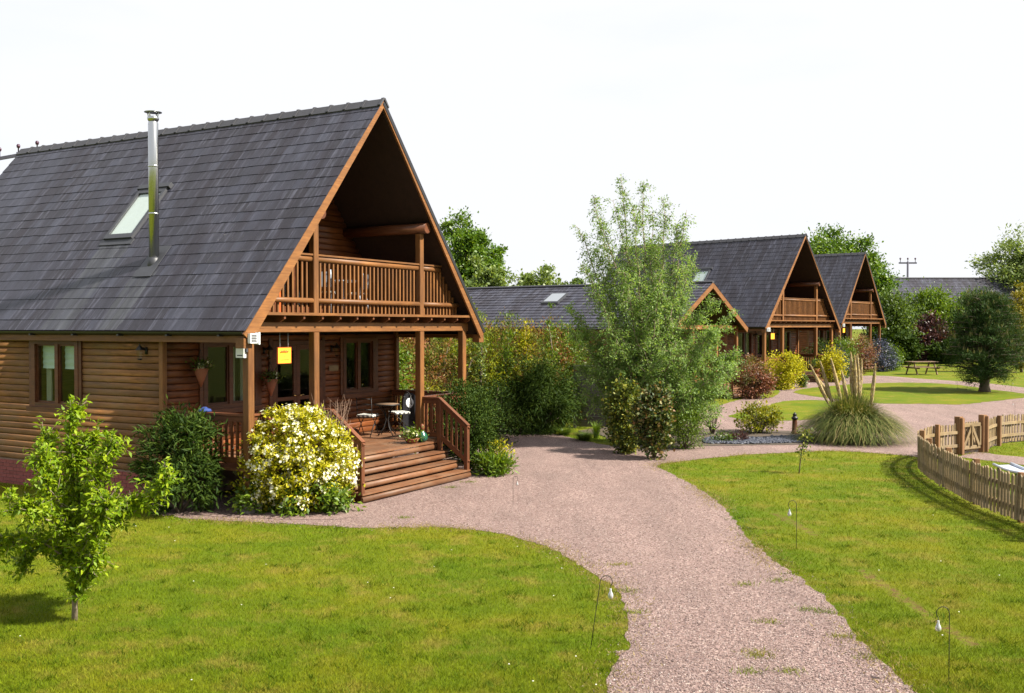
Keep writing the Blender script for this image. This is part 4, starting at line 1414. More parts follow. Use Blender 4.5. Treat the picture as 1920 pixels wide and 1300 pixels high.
def picket_mesh():
    w, t, h = 0.07, 0.022, 0.80
    V = []
    for y in (-t / 2, t / 2):
        V += [(-w / 2, y, 0.04), (w / 2, y, 0.04), (w / 2, y, h - 0.035), (w * 0.25, y, h - 0.008), (0, y, h), (-w * 0.25, y, h - 0.008), (-w / 2, y, h - 0.035)]
    n = 7
    F = [tuple(range(n)), tuple(range(n, 2 * n))[::-1]] + [(i, n + i, n + (i + 1) % n, (i + 1) % n) for i in range(n)]
    me = mesh_from('picket', V, F, MAT['fencew'])
    bm = bmesh.new(); bm.from_mesh(me); bmesh.ops.recalc_face_normals(bm, faces=bm.faces); bm.to_mesh(me); bm.free()
    return me

PICK = picket_mesh()
def fence(path, label, side, posts_every=1.75):
    f = thing('picket_fence', label, 'fence', (path[0].x, path[0].y, 0), 0, 'picket fence around the play lawn')
    o0 = Vector((path[0].x, path[0].y, 0))
    P = catmull(path)
    rng = random.Random(3)
    S_ = resample(P, 0.118)
    for i in range(len(S_) - 1):
        d = (S_[i + 1] - S_[i]).normalized()
        q = S_[i]
        o = obj('picket', PICK, f)
        o.location = Vector((q.x, q.y, rng.gauss(0, 0.014))) - o0
        o.rotation_euler = (rng.uniform(-0.02, 0.02), rng.gauss(0, 0.022), math.atan2(d.y, d.x) + rng.uniform(-0.05, 0.05))
    R = resample(P, posts_every)
    if (R[-1] - P[-1]).length > 0.3: R.append(P[-1])
    for i, q in enumerate(R):
        d = (R[min(i + 1, len(R) - 1)] - R[max(i - 1, 0)]).normalized()
        nn = Vector((-d.y, d.x)) * side
        b = Vector((q.x + nn.x * 0.09, q.y + nn.y * 0.09, 0)) - o0
        piece('post', f, MAT['fencepost'], b + Vector((0, 0, -0.1)), b + Vector((0, 0, 0.84 if 0 < i < len(R) - 1 else 0.95)), 0.1, 0.1, 'box', (d.x, d.y, 0))
    R2 = resample(P, posts_every / 3) + [P[-1]]
    for a, b in zip(R2, R2[1:]):
        d = (b - a)
        if d.length < 0.05: continue
        d.normalize()
        nn = Vector((-d.y, d.x)) * side
        for z in (0.24, 0.58):
            piece('rail', f, MAT['fencew'], Vector((a.x + nn.x * 0.032, a.y + nn.y * 0.032, z)) - o0, Vector((b.x + nn.x * 0.032 + d.x * 0.01, b.y + nn.y * 0.032 + d.y * 0.01, z)) - o0, 0.038, 0.075, 'flat')
    return f
fence(FENCE_A, 'curving picket fence run nearest the camera, left of the gate', -1)
fence(FENCE_B, 'short picket fence run to the right of the gate', -1)
ga, gb = FENCE_A[-1], FENCE_B[0]
gd = (gb - ga); gl = gd.length
gate = thing('wooden_gate', 'small braced wooden gate between two thick posts of the picket fence', 'gate', (ga.x, ga.y, 0), math.atan2(gd.y, gd.x))
for x in (0.0, gl):
    piece('gate_post', gate, MAT['fencepost'], (x, 0, -0.1), (x, 0, 0.98), 0.16, 0.16, 'box', (0, 1, 0))
nP = int((gl - 0.24) / 0.1)
for i in range(nP):
    o = obj('picket', PICK, gate)
    o.location = (0.14 + (i + 0.5) * (gl - 0.28) / nP, 0.05, 0.02)
for z in (0.16, 0.74):
    piece('gate_rail', gate, MAT['fencew'], (0.10, 0.0, z), (gl - 0.10, 0.0, z), 0.04, 0.09, 'box')
for x in (0.14, gl - 0.14):
    piece('gate_stile', gate, MAT['fencew'], (x, -0.001, 0.205), (x, -0.001, 0.695), 0.042, 0.08, 'box', (0, 1, 0))
piece('gate_brace', gate, MAT['fencew'], (0.18, -0.03, 0.2), (gl * 0.5, -0.03, 0.72), 0.03, 0.08, 'flat')
piece('gate_brace', gate, MAT['fencew'], (gl * 0.5, -0.03, 0.72), (gl - 0.2, -0.03, 0.2), 0.03, 0.08, 'flat')
piece('gate_stile', gate, MAT['fencew'], (gl * 0.48, -0.034, 0.2), (gl * 0.48, -0.034, 0.72), 0.03, 0.07, 'flat', (0, 1, 0))

# ------------------------------------------------------------------ garden things
def hook_light(px, py, topy, bulb_side, label, lean=0.0):
    p = at(px, py)
    hgt = (py - topy) * p.y / FPX
    t = thing('solar_hook_light', label, 'garden light', p, 0, 'bulb lights hanging on shepherd hooks')
    r = 0.062 * hgt / 0.75
    top = Vector((lean, 0, hgt - r))
    pts = [Vector((0, 0, -0.02)), top * 0.5, top]
    for i in range(1, 10):
        a = math.pi - math.pi * 1.25 * i / 9
        pts.append(Vector((top.x + bulb_side * (r + r * math.cos(a)), 0, top.z + r * math.sin(a))))
    tubes('hook', [(pts, 0.0038)], MAT['iron'], t, 6)
    e = pts[-1]
    s = hgt / 0.75 * 0.82
    tubes('wire', [([e, e + Vector((0, 0, -0.03 * s))], 0.003)], MAT['iron'], t, 5)
    lathe('bulb', [(0.004, 0), (0.012 * s, -0.005 * s), (0.013 * s, -0.03 * s), (0.02 * s, -0.05 * s), (0.032 * s, -0.075 * s), (0.036 * s, -0.098 * s), (0.028 * s, -0.122 * s), (0.010 * s, -0.132 * s)], MAT['bulb'], t, 14, e + Vector((0, 0, -0.03 * s)))
    return t
hook_light(1107, 1216, 1078, 1, 'bulb light on a hook on the left lawn edge beside the drive', 0.10)
hook_light(1779, 1284, 1136, -1, 'bulb light on a hook nearest the camera on the right lawn')
hook_light(1493, 1032, 938, -1, 'bulb light on a hook in the middle of the right lawn, before the thin sapling')
hook_light(962, 948, 893, 1, 'bulb light on a hook standing in the gravel by the lodge steps')
hook_light(1795, 731, 714, -1, 'distant bulb light on a hook on the oval lawn left of the pine')
hook_light(1896, 735, 714, 1, 'distant bulb light on a hook right of the pine trunk')
hook_light(1903, 778, 752, -1, 'bulb light on a hook in the gravel behind the picket fence')

# carved bollard
p = at(1490, 814)
t = thing('wooden_bollard', 'short dark turned wooden bollard beside the pampas grass', 'bollard', p)
lathe('shaft', [(0.105, -0.02), (0.105, 0.06), (0.082, 0.09), (0.075, 0.34), (0.066, 0.42), (0.07, 0.44)], MAT['frame'], t, 16)
lathe('cap', [(0.066, 0.43), (0.098, 0.46), (0.102, 0.50), (0.066, 0.52), (0.052, 0.57), (0.07, 0.585), (0.035, 0.62), (0.012, 0.655)], MAT['iron'], t, 16)

# picnic table
p = at(1728, 702.5)
t = thing('picnic_table', 'wooden picnic table with fixed benches on the far lawn', 'picnic table', p, 0.15)
for i in range(5):
    piece('table_plank', t, MAT['picnic'], (-0.85, -0.34 + i * 0.16, 0.75), (0.85, -0.34 + i * 0.16, 0.75), 0.15, 0.04, 'box')
for s in (-1, 1):
    for i in range(2):
        piece('bench_plank', t, MAT['picnic'], (-0.85, s * (0.60 + i * 0.14), 0.45), (0.85, s * (0.60 + i * 0.14), 0.45), 0.13, 0.04, 'box')
    for x in (-0.62, 0.62):
        piece('leg', t, MAT['picnic'], (x, s * 0.22, 0.73), (x, s * 0.62, 0.0), 0.045, 0.1, 'box', (0, 0, 1))
for x in (-0.62, 0.62):
    piece('crossbar', t, MAT['picnic'], (x + 0.05, -0.74, 0.39), (x + 0.05, 0.74, 0.39), 0.045, 0.08, 'box')

# grey boarded screen behind the airy tree
p0_, p1_ = at(1078, 803), at(1162, 806)
t = thing('board_screen', 'weathered grey boarded fence panel half hidden by the airy tree', 'fence panel', p0_, math.atan2(p1_.y - p0_.y, p1_.x - p0_.x))
Ls = (p1_ - p0_).length
for x in (0.0, Ls):
    piece('post', t, MAT['greywood'], (x, 0, -0.1), (x, 0, 1.95), 0.09, 0.09, 'box', (0, 1, 0))
for i in range(11):
    piece('board', t, MAT['greywood'], (0.05, -0.02 - 0.004 * (i % 2), 0.14 + i * 0.165), (Ls - 0.05, -0.02 - 0.004 * (i % 2), 0.14 + i * 0.165), 0.022, 0.172, 'flat', (0, -0.14, 1))
piece('capping', t, MAT['greywood'], (-0.06, 0, 1.97), (Ls + 0.06, 0, 1.97), 0.12, 0.035, 'box')

# pale curved rail behind the fence
t = thing('curved_play_frame', 'pale grey curved metal rail on black legs behind the picket fence', 'play equipment', (9.9, 20.0, 0))
o0 = Vector((9.9, 20.0, 0))
def on(px, py, y):
    d = ray(px, py); q = d * (y / d.y); return Vector((q.x, q.y, q.z + CAMH)) - o0
R1 = [on(1863, 871, 20.6), on(1872, 875, 20.3), on(1884, 880, 20.0), on(1897, 884, 19.7), on(1912, 887, 19.4), on(1930, 890, 19.1), on(1960, 893, 18.7), on(2000, 894, 18.4)]
R2 = [q + Vector((0.42, 0.12, 0.0)) for q in R1]
tubes('rail', [(R1, 0.03)], MAT['palemetal'], t, 10)
tubes('rail', [(R2, 0.03)], MAT['palemetal'], t, 10)
V, F = [], []
for a, b in zip(R1, R2):
    V += [a + Vector((0, 0, -0.02)), b + Vector((0, 0, -0.02))]
F = [(2 * i, 2 * i + 1, 2 * i + 3, 2 * i + 2) for i in range(len(R1) - 1)]
V = V + [v + Vector((0, 0, -0.012)) for v in V]
m_ = len(R1) * 2
F = F + [tuple(i + m_ for i in f)[::-1] for f in F]
obj('chute', mesh_from('chute', V, F, MAT['palemetal'], True), t)
for k_ in (1, 4, 6):
    a, b = R1[k_], R2[k_]
    tubes('leg', [([a, Vector((a.x, a.y, 0))], 0.02)], MAT['iron'], t, 8)
    tubes('leg', [([b, Vector((b.x, b.y, 0))], 0.02)], MAT['iron'], t, 8)

# electricity poles and wires
def pole(px, y, topy, arm, label, yaw=0.0, tilt=0.0):
    b = spot(px, y)
    hh = top_h(topy, y) - b.z
    t = thing('utility_pole', label, 'utility pole', b, yaw, 'electricity poles')
    lathe('shaft', [(0.15, -0.2), (0.14, 1.0), (0.10, hh)], MAT['polewood'], t, 12)
    piece('crossarm', t, MAT['polewood'], (-arm / 2, 0, hh - 0.15 - tilt), (arm / 2, 0, hh - 0.15 + tilt), 0.12, 0.16, 'flat')
    for x in (-arm * 0.42, 0.0, arm * 0.42):
        zz = hh - 0.07 + tilt * 2 * x / arm
        lathe('insulator', [(0.03, 0), (0.035, 0.28), (0.08, 0.3), (0.10, 0.4), (0.06, 0.48)], MAT['ceramic'], t, 10, (x, 0, zz))
    return t, b, hh
pA = pole(38, 52.0, 287, 2.2, 'electricity pole whose crossarm shows beside the big slate roof', 0.1, 0.22)
pB = pole(1701, 108.0, 491, 1.9, 'distant electricity pole rising above the barn roof', 0.0)

# ------------------------------------------------------------------ plants
def unit(a):
    return a / np.maximum(np.linalg.norm(a, axis=1, keepdims=True), 1e-9)

def leaf_arrays(P, A, N, L, W, folded=False):
    """one small leaf per point: A along the leaf, N its face direction"""
    A = unit(A)
    Sd = unit(np.cross(N, A))
    Nn = unit(np.cross(A, Sd))
    L, W = L[:, None], W[:, None]
    n = len(P)
    if folded:
        V = np.empty((n, 5, 3))
        V[:, 0] = P
        V[:, 1] = P + A * L * 0.45 + Sd * W * 0.5 + Nn * W * 0.18
        V[:, 2] = P + A * L - Nn * L * 0.16
        V[:, 3] = P + A * L * 0.45 - Sd * W * 0.5 + Nn * W * 0.18
        V[:, 4] = P + A * L * 0.5
        F = np.array([(0, 1, 2, 4), (0, 4, 2, 3)])
        F = (F[None] + (np.arange(n) * 5)[:, None, None]).reshape(-1, 4)
        return V.reshape(-1, 3), F
    V = np.empty((n, 4, 3))
    V[:, 0] = P
    V[:, 1] = P + A * L * 0.45 + Sd * W * 0.5
    V[:, 2] = P + A * L - Nn * L * 0.12
    V[:, 3] = P + A * L * 0.45 - Sd * W * 0.5
    return V.reshape(-1, 3), np.arange(4 * n).reshape(n, 4)

def sph(r, n):
    return unit(r.normal(0, 1, (n, 3)))

def cloud(r, C, R, clumps, n, cr, shell=0.55, rough=0.18, floor=0.05, inner=0.15, taper=0.0):
    """leaf points gathered in clumps over an uneven ellipsoid crown; also the clump centres"""
    C, R = np.asarray(C, float), np.asarray(R, float)
    d = sph(r, clumps)
    lob = 1 + rough * np.sin(d[:, 0] * 5 + C[0]) * np.cos(d[:, 1] * 4 + d[:, 2] * 3 + C[1]) + r.normal(0, rough * 0.6, clumps)
    f = r.uniform(shell, 1, clumps) ** 0.6 * lob
    ins = r.random(clumps) < inner
    f[ins] *= r.uniform(0.2, 0.8, ins.sum())
    cc = d * f[:, None]
    if taper:
        cc[:, :2] *= (1 - taper * np.clip(cc[:, 2:3] * 0.5 + 0.5, 0, 1))
    cc = C + cc * R
    cc[:, 2] = np.maximum(cc[:, 2], floor + cr * 0.3)
    k = r.integers(0, clumps, n)
    P = cc[k] + r.normal(0, 1, (n, 3)) * cr * r.uniform(0.5, 1.2, clumps)[k][:, None] * np.array([1, 1, 0.8])
    P[:, 2] = np.maximum(P[:, 2], floor)
    return P, unit((P - C) / R + r.normal(0, 0.05, (n, 3))), cc

def add_leaves(name, parent, r, P, out, L, W, mat, up=0.3, spread=0.7, droop=0.0, nup=0.5, folded=False, lvar=0.35):
    n = len(P)
    A = out * 0.7 + r.normal(0, spread, (n, 3)) + np.array([0, 0, up - droop])
    N = out * 0.5 + r.normal(0, 0.55, (n, 3)) + np.array([0, 0, nup])
    Ls = L * r.uniform(1 - lvar, 1 + lvar, n)
    V, F = leaf_arrays(P, A, N, Ls, W * Ls / L, folded)
    return obj(name, mesh_from(name, V, F, mat), parent)

def stems_to(r, base, targets, r0, bend=0.15, r1=0.25):
    out = []
    for t in targets:
        t = np.asarray(t)
        b = np.asarray(base)
        m1 = b + (t - b) * 0.35 + np.append(r.normal(0, bend * 0.5, 2), np.linalg.norm(t - b) * 0.08)
        m2 = b + (t - b) * 0.7 + np.append(r.normal(0, bend * 0.4, 2), np.linalg.norm(t - b) * 0.06)
        out.append(([b, m1, m2, t], [r0, r0 * 0.8, r0 * 0.5, r0 * r1]))
    return out

def shrub(name, label, base, R, h, mat, n, L, W, seed, clumps=60, cr=0.16, shell=0.6, rough=0.16, up=0.3, droop=0.0, cat='shrub', group=None, stem=MAT['bark'], zc=0.5, nup=0.5, spread=0.7, folded=False, inner=0.15, taper=0.0, nstem=7, shoots=0, floor=0.05, extra=None):
    r = np.random.default_rng(seed)
    t = thing(name, label, cat, base, 0, group)
    C = (0, 0, h * zc)
    Rr = (R[0], R[1], h * (1 - zc) if zc >= 0.5 else h * (1 - zc))
    P, out, cc = cloud(r, C, Rr, clumps, n, cr, shell, rough, floor, inner, taper)
    if shoots:
        # loose shoots standing out of the outline
        SP, SO = [], []
        for i in range(shoots):
            c = cc[r.integers(len(cc))]
            d = unit(((c - np.array(C)) / np.array(Rr) + np.array([0, 0, 0.5]) + r.normal(0, 0.25, 3))[None])[0]
            Ln = r.uniform(0.6, 1.4) * cr * 2.2
            k = 26
            s = r.random(k)[:, None]
            SP.append(c + d * s * Ln + r.normal(0, cr * 0.10, (k, 3)))
            SO.append(np.repeat(d[None], k, 0))
        P = np.concatenate([P] + SP); out = np.concatenate([out] + SO)
    add_leaves('foliage', t, r, P, out, L, W, mat, up, spread, droop, nup, folded)
    idx = r.choice(len(cc), min(nstem, len(cc)), replace=False)
    tubes('stem', stems_to(r, (0, 0, -0.03), cc[idx], 0.012 + 0.012 * h), stem, t, 5)
    if extra: extra(t, r, P, out, cc)
    return t

def tree(name, label, base, trunk_h, trunk_r, crowns, mat, n, L, W, seed, clumps=120, cr=0.35, limbs=14, bark=MAT['bark'], cat='tree', group=None, up=0.2, droop=0.0, nup=0.6, rough=0.2, shell=0.45, inner=0.3, folded=False, spread=0.8):
    """trunk > limbs > leaf clumps; crowns are (centre, radii, share)"""
    r = np.random.default_rng(seed)
    t = thing(name, label, cat, base, 0, group)
    Ps, Os, CC = [], [], []
    for c, R, sh in crowns:
        P, o, cc = cloud(r, c, R, max(6, int(clumps * sh)), int(n * sh), cr, shell, rough, 0.1, inner)
        Ps.append(P); Os.append(o); CC.append(cc)
    P, o, CC = np.concatenate(Ps), np.concatenate(Os), np.concatenate(CC)
    add_leaves('crown', t, r, P, o, L, W, mat, up, spread, droop, nup, folded)
    k = np.array([r.normal(0, 0.03), r.normal(0, 0.03), 0])
    tubes('trunk', [([(0, 0, -0.15), (0, 0, 0.12 * trunk_h), tuple(k * 2 + [0, 0, trunk_h * 0.55]), tuple(k * 4 + [0, 0, trunk_h])], [trunk_r * 1.45, trunk_r * 1.05, trunk_r * 0.9, trunk_r * 0.7])], bark, t, 10)
    idx = r.choice(len(CC), min(limbs, len(CC)), replace=False)
    top = np.array([0, 0, trunk_h * 0.98]) + k * 4
    paths = []
    for i in idx:
        b = top - np.array([0, 0, trunk_h * r.uniform(0.0, 0.45)])
        paths += stems_to(r, b, [CC[i]], trunk_r * r.uniform(0.3, 0.6), 0.3, 0.12)
    # twigs: every clump joins a limb
    ends = [np.asarray(q[0][-2]) for q in paths]
    for c in CC[::2]:
        j = min(range(len(ends)), key=lambda q: np.linalg.norm(ends[q] - c))
        paths.append(([ends[j], (ends[j] + c) / 2 + r.normal(0, 0.08, 3), c], [trunk_r * 0.14, trunk_r * 0.1, trunk_r * 0.04]))
    tubes('limbs', paths, bark, t, 5)
    return t

G = lambda *c: c
LM = {}
LM['lime'] = leaf_mat('lime_leaf', [(0.0, G(0.085, 0.155, 0.006)), (0.5, G(0.170, 0.265, 0.008)), (1.0, G(0.290, 0.360, 0.012))], 0.42, 0.5, 0.2)
LM['dark'] = leaf_mat('dark_leaf', [(0.0, G(0.013, 0.030, 0.005)), (0.5, G(0.029, 0.056, 0.007)), (1.0, G(0.064, 0.098, 0.013))], 0.2, 0.6, 0.10)
LM['mid'] = leaf_mat('mid_leaf', [(0.0, G(0.034, 0.065, 0.011)), (0.5, G(0.065, 0.112, 0.015)), (1.0, G(0.120, 0.175, 0.024))], 0.35)
LM['bright'] = leaf_mat('bright_leaf', [(0.0, G(0.050, 0.102, 0.008)), (0.5, G(0.094, 0.162, 0.010)), (1.0, G(0.156, 0.222, 0.014))], 0.4)
LM['willow'] = leaf_mat('willow_leaf', [(0.0, G(0.095, 0.175, 0.040)), (0.5, G(0.165, 0.265, 0.068)), (1.0, G(0.280, 0.380, 0.140))], 0.5, 0.5, 0.2)
LM['hy'] = leaf_mat('hedge_yellow_leaf', [(0.0, G(0.080, 0.125, 0.010)), (0.5, G(0.160, 0.200, 0.014)), (1.0, G(0.320, 0.310, 0.024))], 0.4, 0.55, 0.15)
LM['hr'] = leaf_mat('hedge_red_leaf', [(0.0, G(0.080, 0.070, 0.018)), (0.4, G(0.180, 0.085, 0.030)), (0.75, G(0.280, 0.100, 0.050)), (1.0, G(0.30, 0.24, 0.08))], 0.4, 0.5, 0.2, 0.8, G(0.130, 0.160, 0.020), 1.8)
LM['hb'] = leaf_mat('hedge_mixed_leaf', [(0.0, G(0.040, 0.075, 0.014)), (0.5, G(0.090, 0.135, 0.020)), (1.0, G(0.200, 0.210, 0.035))], 0.4, 0.55, 0.15, 0.7, G(0.220, 0.085, 0.036), 1.6)
LM['yellow'] = leaf_mat('yellow_leaf', [(0.0, G(0.090, 0.130, 0.005)), (0.25, G(0.250, 0.250, 0.007)), (0.65, G(0.430, 0.390, 0.010)), (1.0, G(0.54, 0.50, 0.06))], 0.35, 0.55, 0.15)
LM['yellowgreen'] = leaf_mat('yellowgreen_leaf', [(0.0, G(0.085, 0.110, 0.008)), (0.5, G(0.170, 0.180, 0.010)), (1.0, G(0.300, 0.270, 0.016))], 0.4)
LM['bush'] = leaf_mat('hedge_leaf', [(0.0, G(0.027, 0.048, 0.011)), (0.5, G(0.061, 0.088, 0.015)), (1.0, G(0.121, 0.140, 0.026))], 0.3, patch=0.7, patchcol=G(0.169, 0.056, 0.024), pscale=1.6)
LM['red'] = leaf_mat('red_leaf', [(0.0, G(0.061, 0.031, 0.020)), (0.4, G(0.155, 0.056, 0.031)), (0.75, G(0.257, 0.098, 0.063)), (1.0, G(0.351, 0.210, 0.140))], 0.35, 0.5, 0.3, 0.7, G(0.081, 0.119, 0.028), 2.0)
LM['purple'] = leaf_mat('purple_leaf', [(0.0, G(0.022, 0.010, 0.012)), (0.5, G(0.050, 0.018, 0.020)), (1.0, G(0.095, 0.036, 0.034))], 0.3)
LM['blue'] = leaf_mat('blue_flower', [(0.0, G(0.016, 0.024, 0.040)), (0.5, G(0.032, 0.038, 0.078)), (1.0, G(0.075, 0.085, 0.150))], 0.2)
LM['pine'] = leaf_mat('pine_needle', [(0.0, G(0.014, 0.036, 0.010)), (0.5, G(0.028, 0.062, 0.015)), (1.0, G(0.062, 0.105, 0.026))], 0.15, 0.6, 0.1)
LM['candle'] = leaf_mat('pine_candle', [(0.0, G(0.075, 0.085, 0.026)), (1.0, G(0.150, 0.140, 0.055))], 0.3)
LM['gold'] = leaf_mat('gold_conifer', [(0.0, G(0.095, 0.095, 0.006)), (0.5, G(0.190, 0.165, 0.008)), (1.0, G(0.300, 0.240, 0.012))], 0.3)
LM['oak'] = leaf_mat('oak_leaf', [(0.0, G(0.042, 0.095, 0.008)), (0.5, G(0.077, 0.149, 0.010)), (1.0, G(0.140, 0.216, 0.014))], 0.35)
LM['hazy'] = leaf_mat('hazy_leaf', [(0.0, G(0.095, 0.149, 0.036)), (0.5, G(0.142, 0.203, 0.050)), (1.0, G(0.216, 0.270, 0.082))], 0.4)
LM['ivy'] = leaf_mat('ivy_leaf', [(0.0, G(0.024, 0.048, 0.008)), (0.5, G(0.085, 0.120, 0.014)), (0.85, G(0.210, 0.215, 0.022)), (1.0, G(0.36, 0.34, 0.09))], 0.25, 0.5, 0.3)
LM['ivyred'] = leaf_mat('ivy_red_leaf', [(0.0, G(0.018, 0.034, 0.008)), (0.5, G(0.050, 0.080, 0.014)), (0.8, G(0.120, 0.125, 0.024)), (0.93, G(0.170, 0.085, 0.030)), (1.0, G(0.30, 0.28, 0.13))], 0.25, 0.5, 0.3)
LM['pampas'] = leaf_mat('pampas_blade', [(0.0, G(0.038, 0.062, 0.015)), (0.45, G(0.086, 0.112, 0.030)), (0.8, G(0.170, 0.170, 0.052)), (1.0, G(0.33, 0.27, 0.13))], 0.3, 0.6, 0.1)
LM['plume'] = leaf_mat('pampas_plume', [(0.0, G(0.40, 0.31, 0.19)), (0.5, G(0.52, 0.43, 0.29)), (1.0, G(0.62, 0.55, 0.40))], 0.4, 0.8, 0.1)
LM['white'] = leaf_mat('white_petal', [(0.0, G(0.52, 0.49, 0.12)), (0.3, G(0.62, 0.60, 0.34)), (0.6, G(0.70, 0.70, 0.60)), (1.0, G(0.76, 0.76, 0.72))], 0.25, 0.7, 0.2)

def flowers(name, parent, r, P, out, size, mat):
    """five-petalled flowers facing outwards"""
    n = len(P)
    out = unit(out + r.normal(0, 0.45, (n, 3)) + np.array([0.0, 0, 0.25]))
    a = unit(np.cross(out, r.normal(0, 1, (n, 3))))
    b = np.cross(out, a)
    s = size * r.uniform(0.7, 1.3, n)[:, None]
    V = np.empty((n, 11, 3))
    V[:, 10] = P
    for j in range(5):
        t0, t1 = 2 * np.pi * j / 5, 2 * np.pi * (j + 0.5) / 5
        V[:, 2 * j] = P + (a * np.cos(t0) + b * np.sin(t0)) * s + out * s * 0.25
        V[:, 2 * j + 1] = P + (a * np.cos(t1) + b * np.sin(t1)) * s * 0.5 + out * s * 0.05
    F = np.array([(10, (2 * j - 1) % 10, 2 * j, 2 * j + 1) for j in range(5)])
    F = (F[None] + (np.arange(n) * 11)[:, None, None]).reshape(-1, 4)
    return obj(name, mesh_from(name, V.reshape(-1, 3), F, mat), parent)

# --- small fruit tree on the near lawn
def fruit_tree():
    r = np.random.default_rng(101)
    b = at(140, 1163)
    t = thing('fruit_tree', 'small bright green fruit tree standing on the near left lawn', 'tree', b)
    sc = b.y / FPX
    def q(px, py, dy=0.0):
        return np.array([(px - 140) * sc, dy, (1163 - py) * sc])
    tubes('trunk', [([q(140, 1170), q(141, 1120), q(139, 1060), q(143, 1010), q(140, 940, 0.05), q(136, 860, 0.05), q(134, 790, 0.05)], [0.036, 0.029, 0.026, 0.023, 0.017, 0.012, 0.004])], MAT['barkpale'], t, 9)
    limbs = [  # (start, mid, tip)
        (q(141, 1105), q(165, 1085, -0.15), q(205, 1035, -0.3)), (q(140, 1065), q(110, 1035, 0.1), q(60, 1035, 0.15)), (q(60, 1035, 0.15), q(40, 1050, 0.12), q(35, 1080, 0.1)),
        (q(140, 1060), q(80, 1000, -0.2), q(15, 1010, -0.3)), (q(141, 1040), q(190, 990, 0.2), q(265, 945, 0.25)), (q(142, 1030), q(100, 960, 0.25), q(68, 850, 0.3)),
        (q(142, 1010), q(190, 940, -0.15), q(232, 820, -0.2)), (q(141, 990), q(110, 900, -0.3), q(112, 830, -0.35)), (q(140, 960), q(170, 880, 0.3), q(180, 850, 0.35)),
        (q(265, 945, 0.25), q(290, 925, 0.2), q(308, 895, 0.2)), (q(143, 1020), q(200, 1000, -0.4), q(240, 920, -0.5)), (q(141, 1010), q(120, 960, -0.4), q(60, 920, -0.5)),
        (q(140, 1050), q(150, 1000, 0.4), q(190, 960, 0.6)), (q(140, 1050), q(100, 1000, 0.5), q(85, 930, 0.6)), (q(141, 1090), q(165, 1060, 0.1), q(185, 1000, 0.2)),
        (q(68, 850, 0.3), q(66, 835, 0.3), q(60, 822, 0.3)), (q(142, 1100), q(150, 1110, -0.1), q(160, 1120, -0.12)), (q(136, 880, 0.05), q(160, 850, 0.1), q(172, 822, 0.1)), (q(142, 1060), q(180, 1030, -0.1), q(170, 1070, -0.2))]
    paths, tips = [], []
    for a, m, e in limbs:
        paths.append(([a, a * 0.45 + m * 0.6, m, m * 0.45 + e * 0.6 - (0.05 * (m + e)), e], [0.013, 0.011, 0.009, 0.006, 0.003]))
    # leaves along the limbs and short twigs from them
    LP, LA = [], []
    main = [q(139, 1000), q(140, 940, 0.05), q(136, 860, 0.05), q(134, 768, 0.05)]
    segs = [(a, m) for a, m, e in limbs] + [(m, e) for a, m, e in limbs] * 2 + list(zip(main, main[1:])) * 2
    for a, e in segs:
        L_ = np.linalg.norm(e - a)
        for k in range(max(4, int(L_ / 0.02))):
            f = r.random()
            s = a + (e - a) * f
            if s[2] < 0.28: continue
            tw = unit((r.normal(0, 0.6, 3) + np.array([0, 0, 0.55]))[None])[0] * r.uniform(0.07, 0.25)
            paths.append(([s, s + tw * 0.5 + r.normal(0, 0.01, 3), s + tw], [0.004, 0.003, 0.0015]))
            kk = r.integers(12, 22)
            ff = r.uniform(0.1, 1.05, kk)[:, None]
            LP.append(s + tw * ff + r.normal(0, 0.022, (kk, 3)))
            LA.append(np.repeat(unit(tw[None]), kk, 0))
    LP, LA = np.concatenate(LP), np.concatenate(LA)
    tubes('limbs', paths, MAT['barkpale'], t, 5)
    n = len(LP)
    A = LA * 0.35 + r.normal(0, 0.65, (n, 3)) + np.array([0, 0, -0.05])
    N = r.normal(0, 0.5, (n, 3)) + np.array([0.1, -0.1, 0.9])
    Ls = 0.068 * r.uniform(0.6, 1.4, n)
    V, F = leaf_arrays(LP, A, N, Ls, Ls * 0.42, True)
    obj('crown', mesh_from('crown', V, F, LM['lime']), t)
fruit_tree()

# --- bushes round the near lodge
b = loc_of(L1, -0.30, 1.28)
shrub('evergreen_shrub', 'dark green narrow-leaved shrub at the corner of the near lodge', b, (0.62, 0.66), 1.84, LM['dark'], 9000, 0.13, 0.026, 201, 110, 0.13, 0.6, 0.10, up=0.35, droop=0.25, zc=0.5, nup=0.6, spread=0.6, folded=True, inner=0.25, floor=0.08)

def yellow_extra(t, r, P, out, cc):
    m = (out[:, 2] > -0.75) & (r.random(len(P)) < 0.045)
    off = out[m] * r.uniform(0.03, 0.10, (m.sum(), 1))
    # flower heads come in little clusters
    heads = P[m] + off
    hp, ho = [], []
    for k in range(4):
        hp.append(heads + r.normal(0, 0.028, heads.shape)); ho.append(out[m])
    flowers('blossom', t, r, np.concatenate(hp), np.concatenate(ho), 0.030, LM['white'])
b = at(556, 955)
shrub('flowering_bush', 'large rounded bush covered in white and yellow blossom by the near steps', b, (0.88, 0.76), 1.84, LM['yellow'], 24000, 0.07, 0.034, 202, 340, 0.085, 0.80, 0.05, up=0.2, zc=0.47, spread=0.7, folded=False, inner=0.22, extra=yellow_extra)
r_ = np.random.default_rng(203)
bb = b + Vector((0.1, 0.05, 0))
shrub('leafy_undergrowth', 'low bright green leaves at the foot of the white blossom bush', b + Vector((0.02, -0.28, 0)), (0.95, 0.55), 0.50, LM['bright'], 3800, 0.10, 0.05, 204, 50, 0.13, 0.4, 0.15, up=0.3, cat='plant', folded=True)
shrub('yellow_sprig', 'small yellow leafed sprig beside the concrete post footing', at(468, 960), (0.22, 0.2), 0.62, LM['yellow'], 500, 0.07, 0.03, 205, 16, 0.09, 0.3, 0.3, zc=0.7, cat='plant')

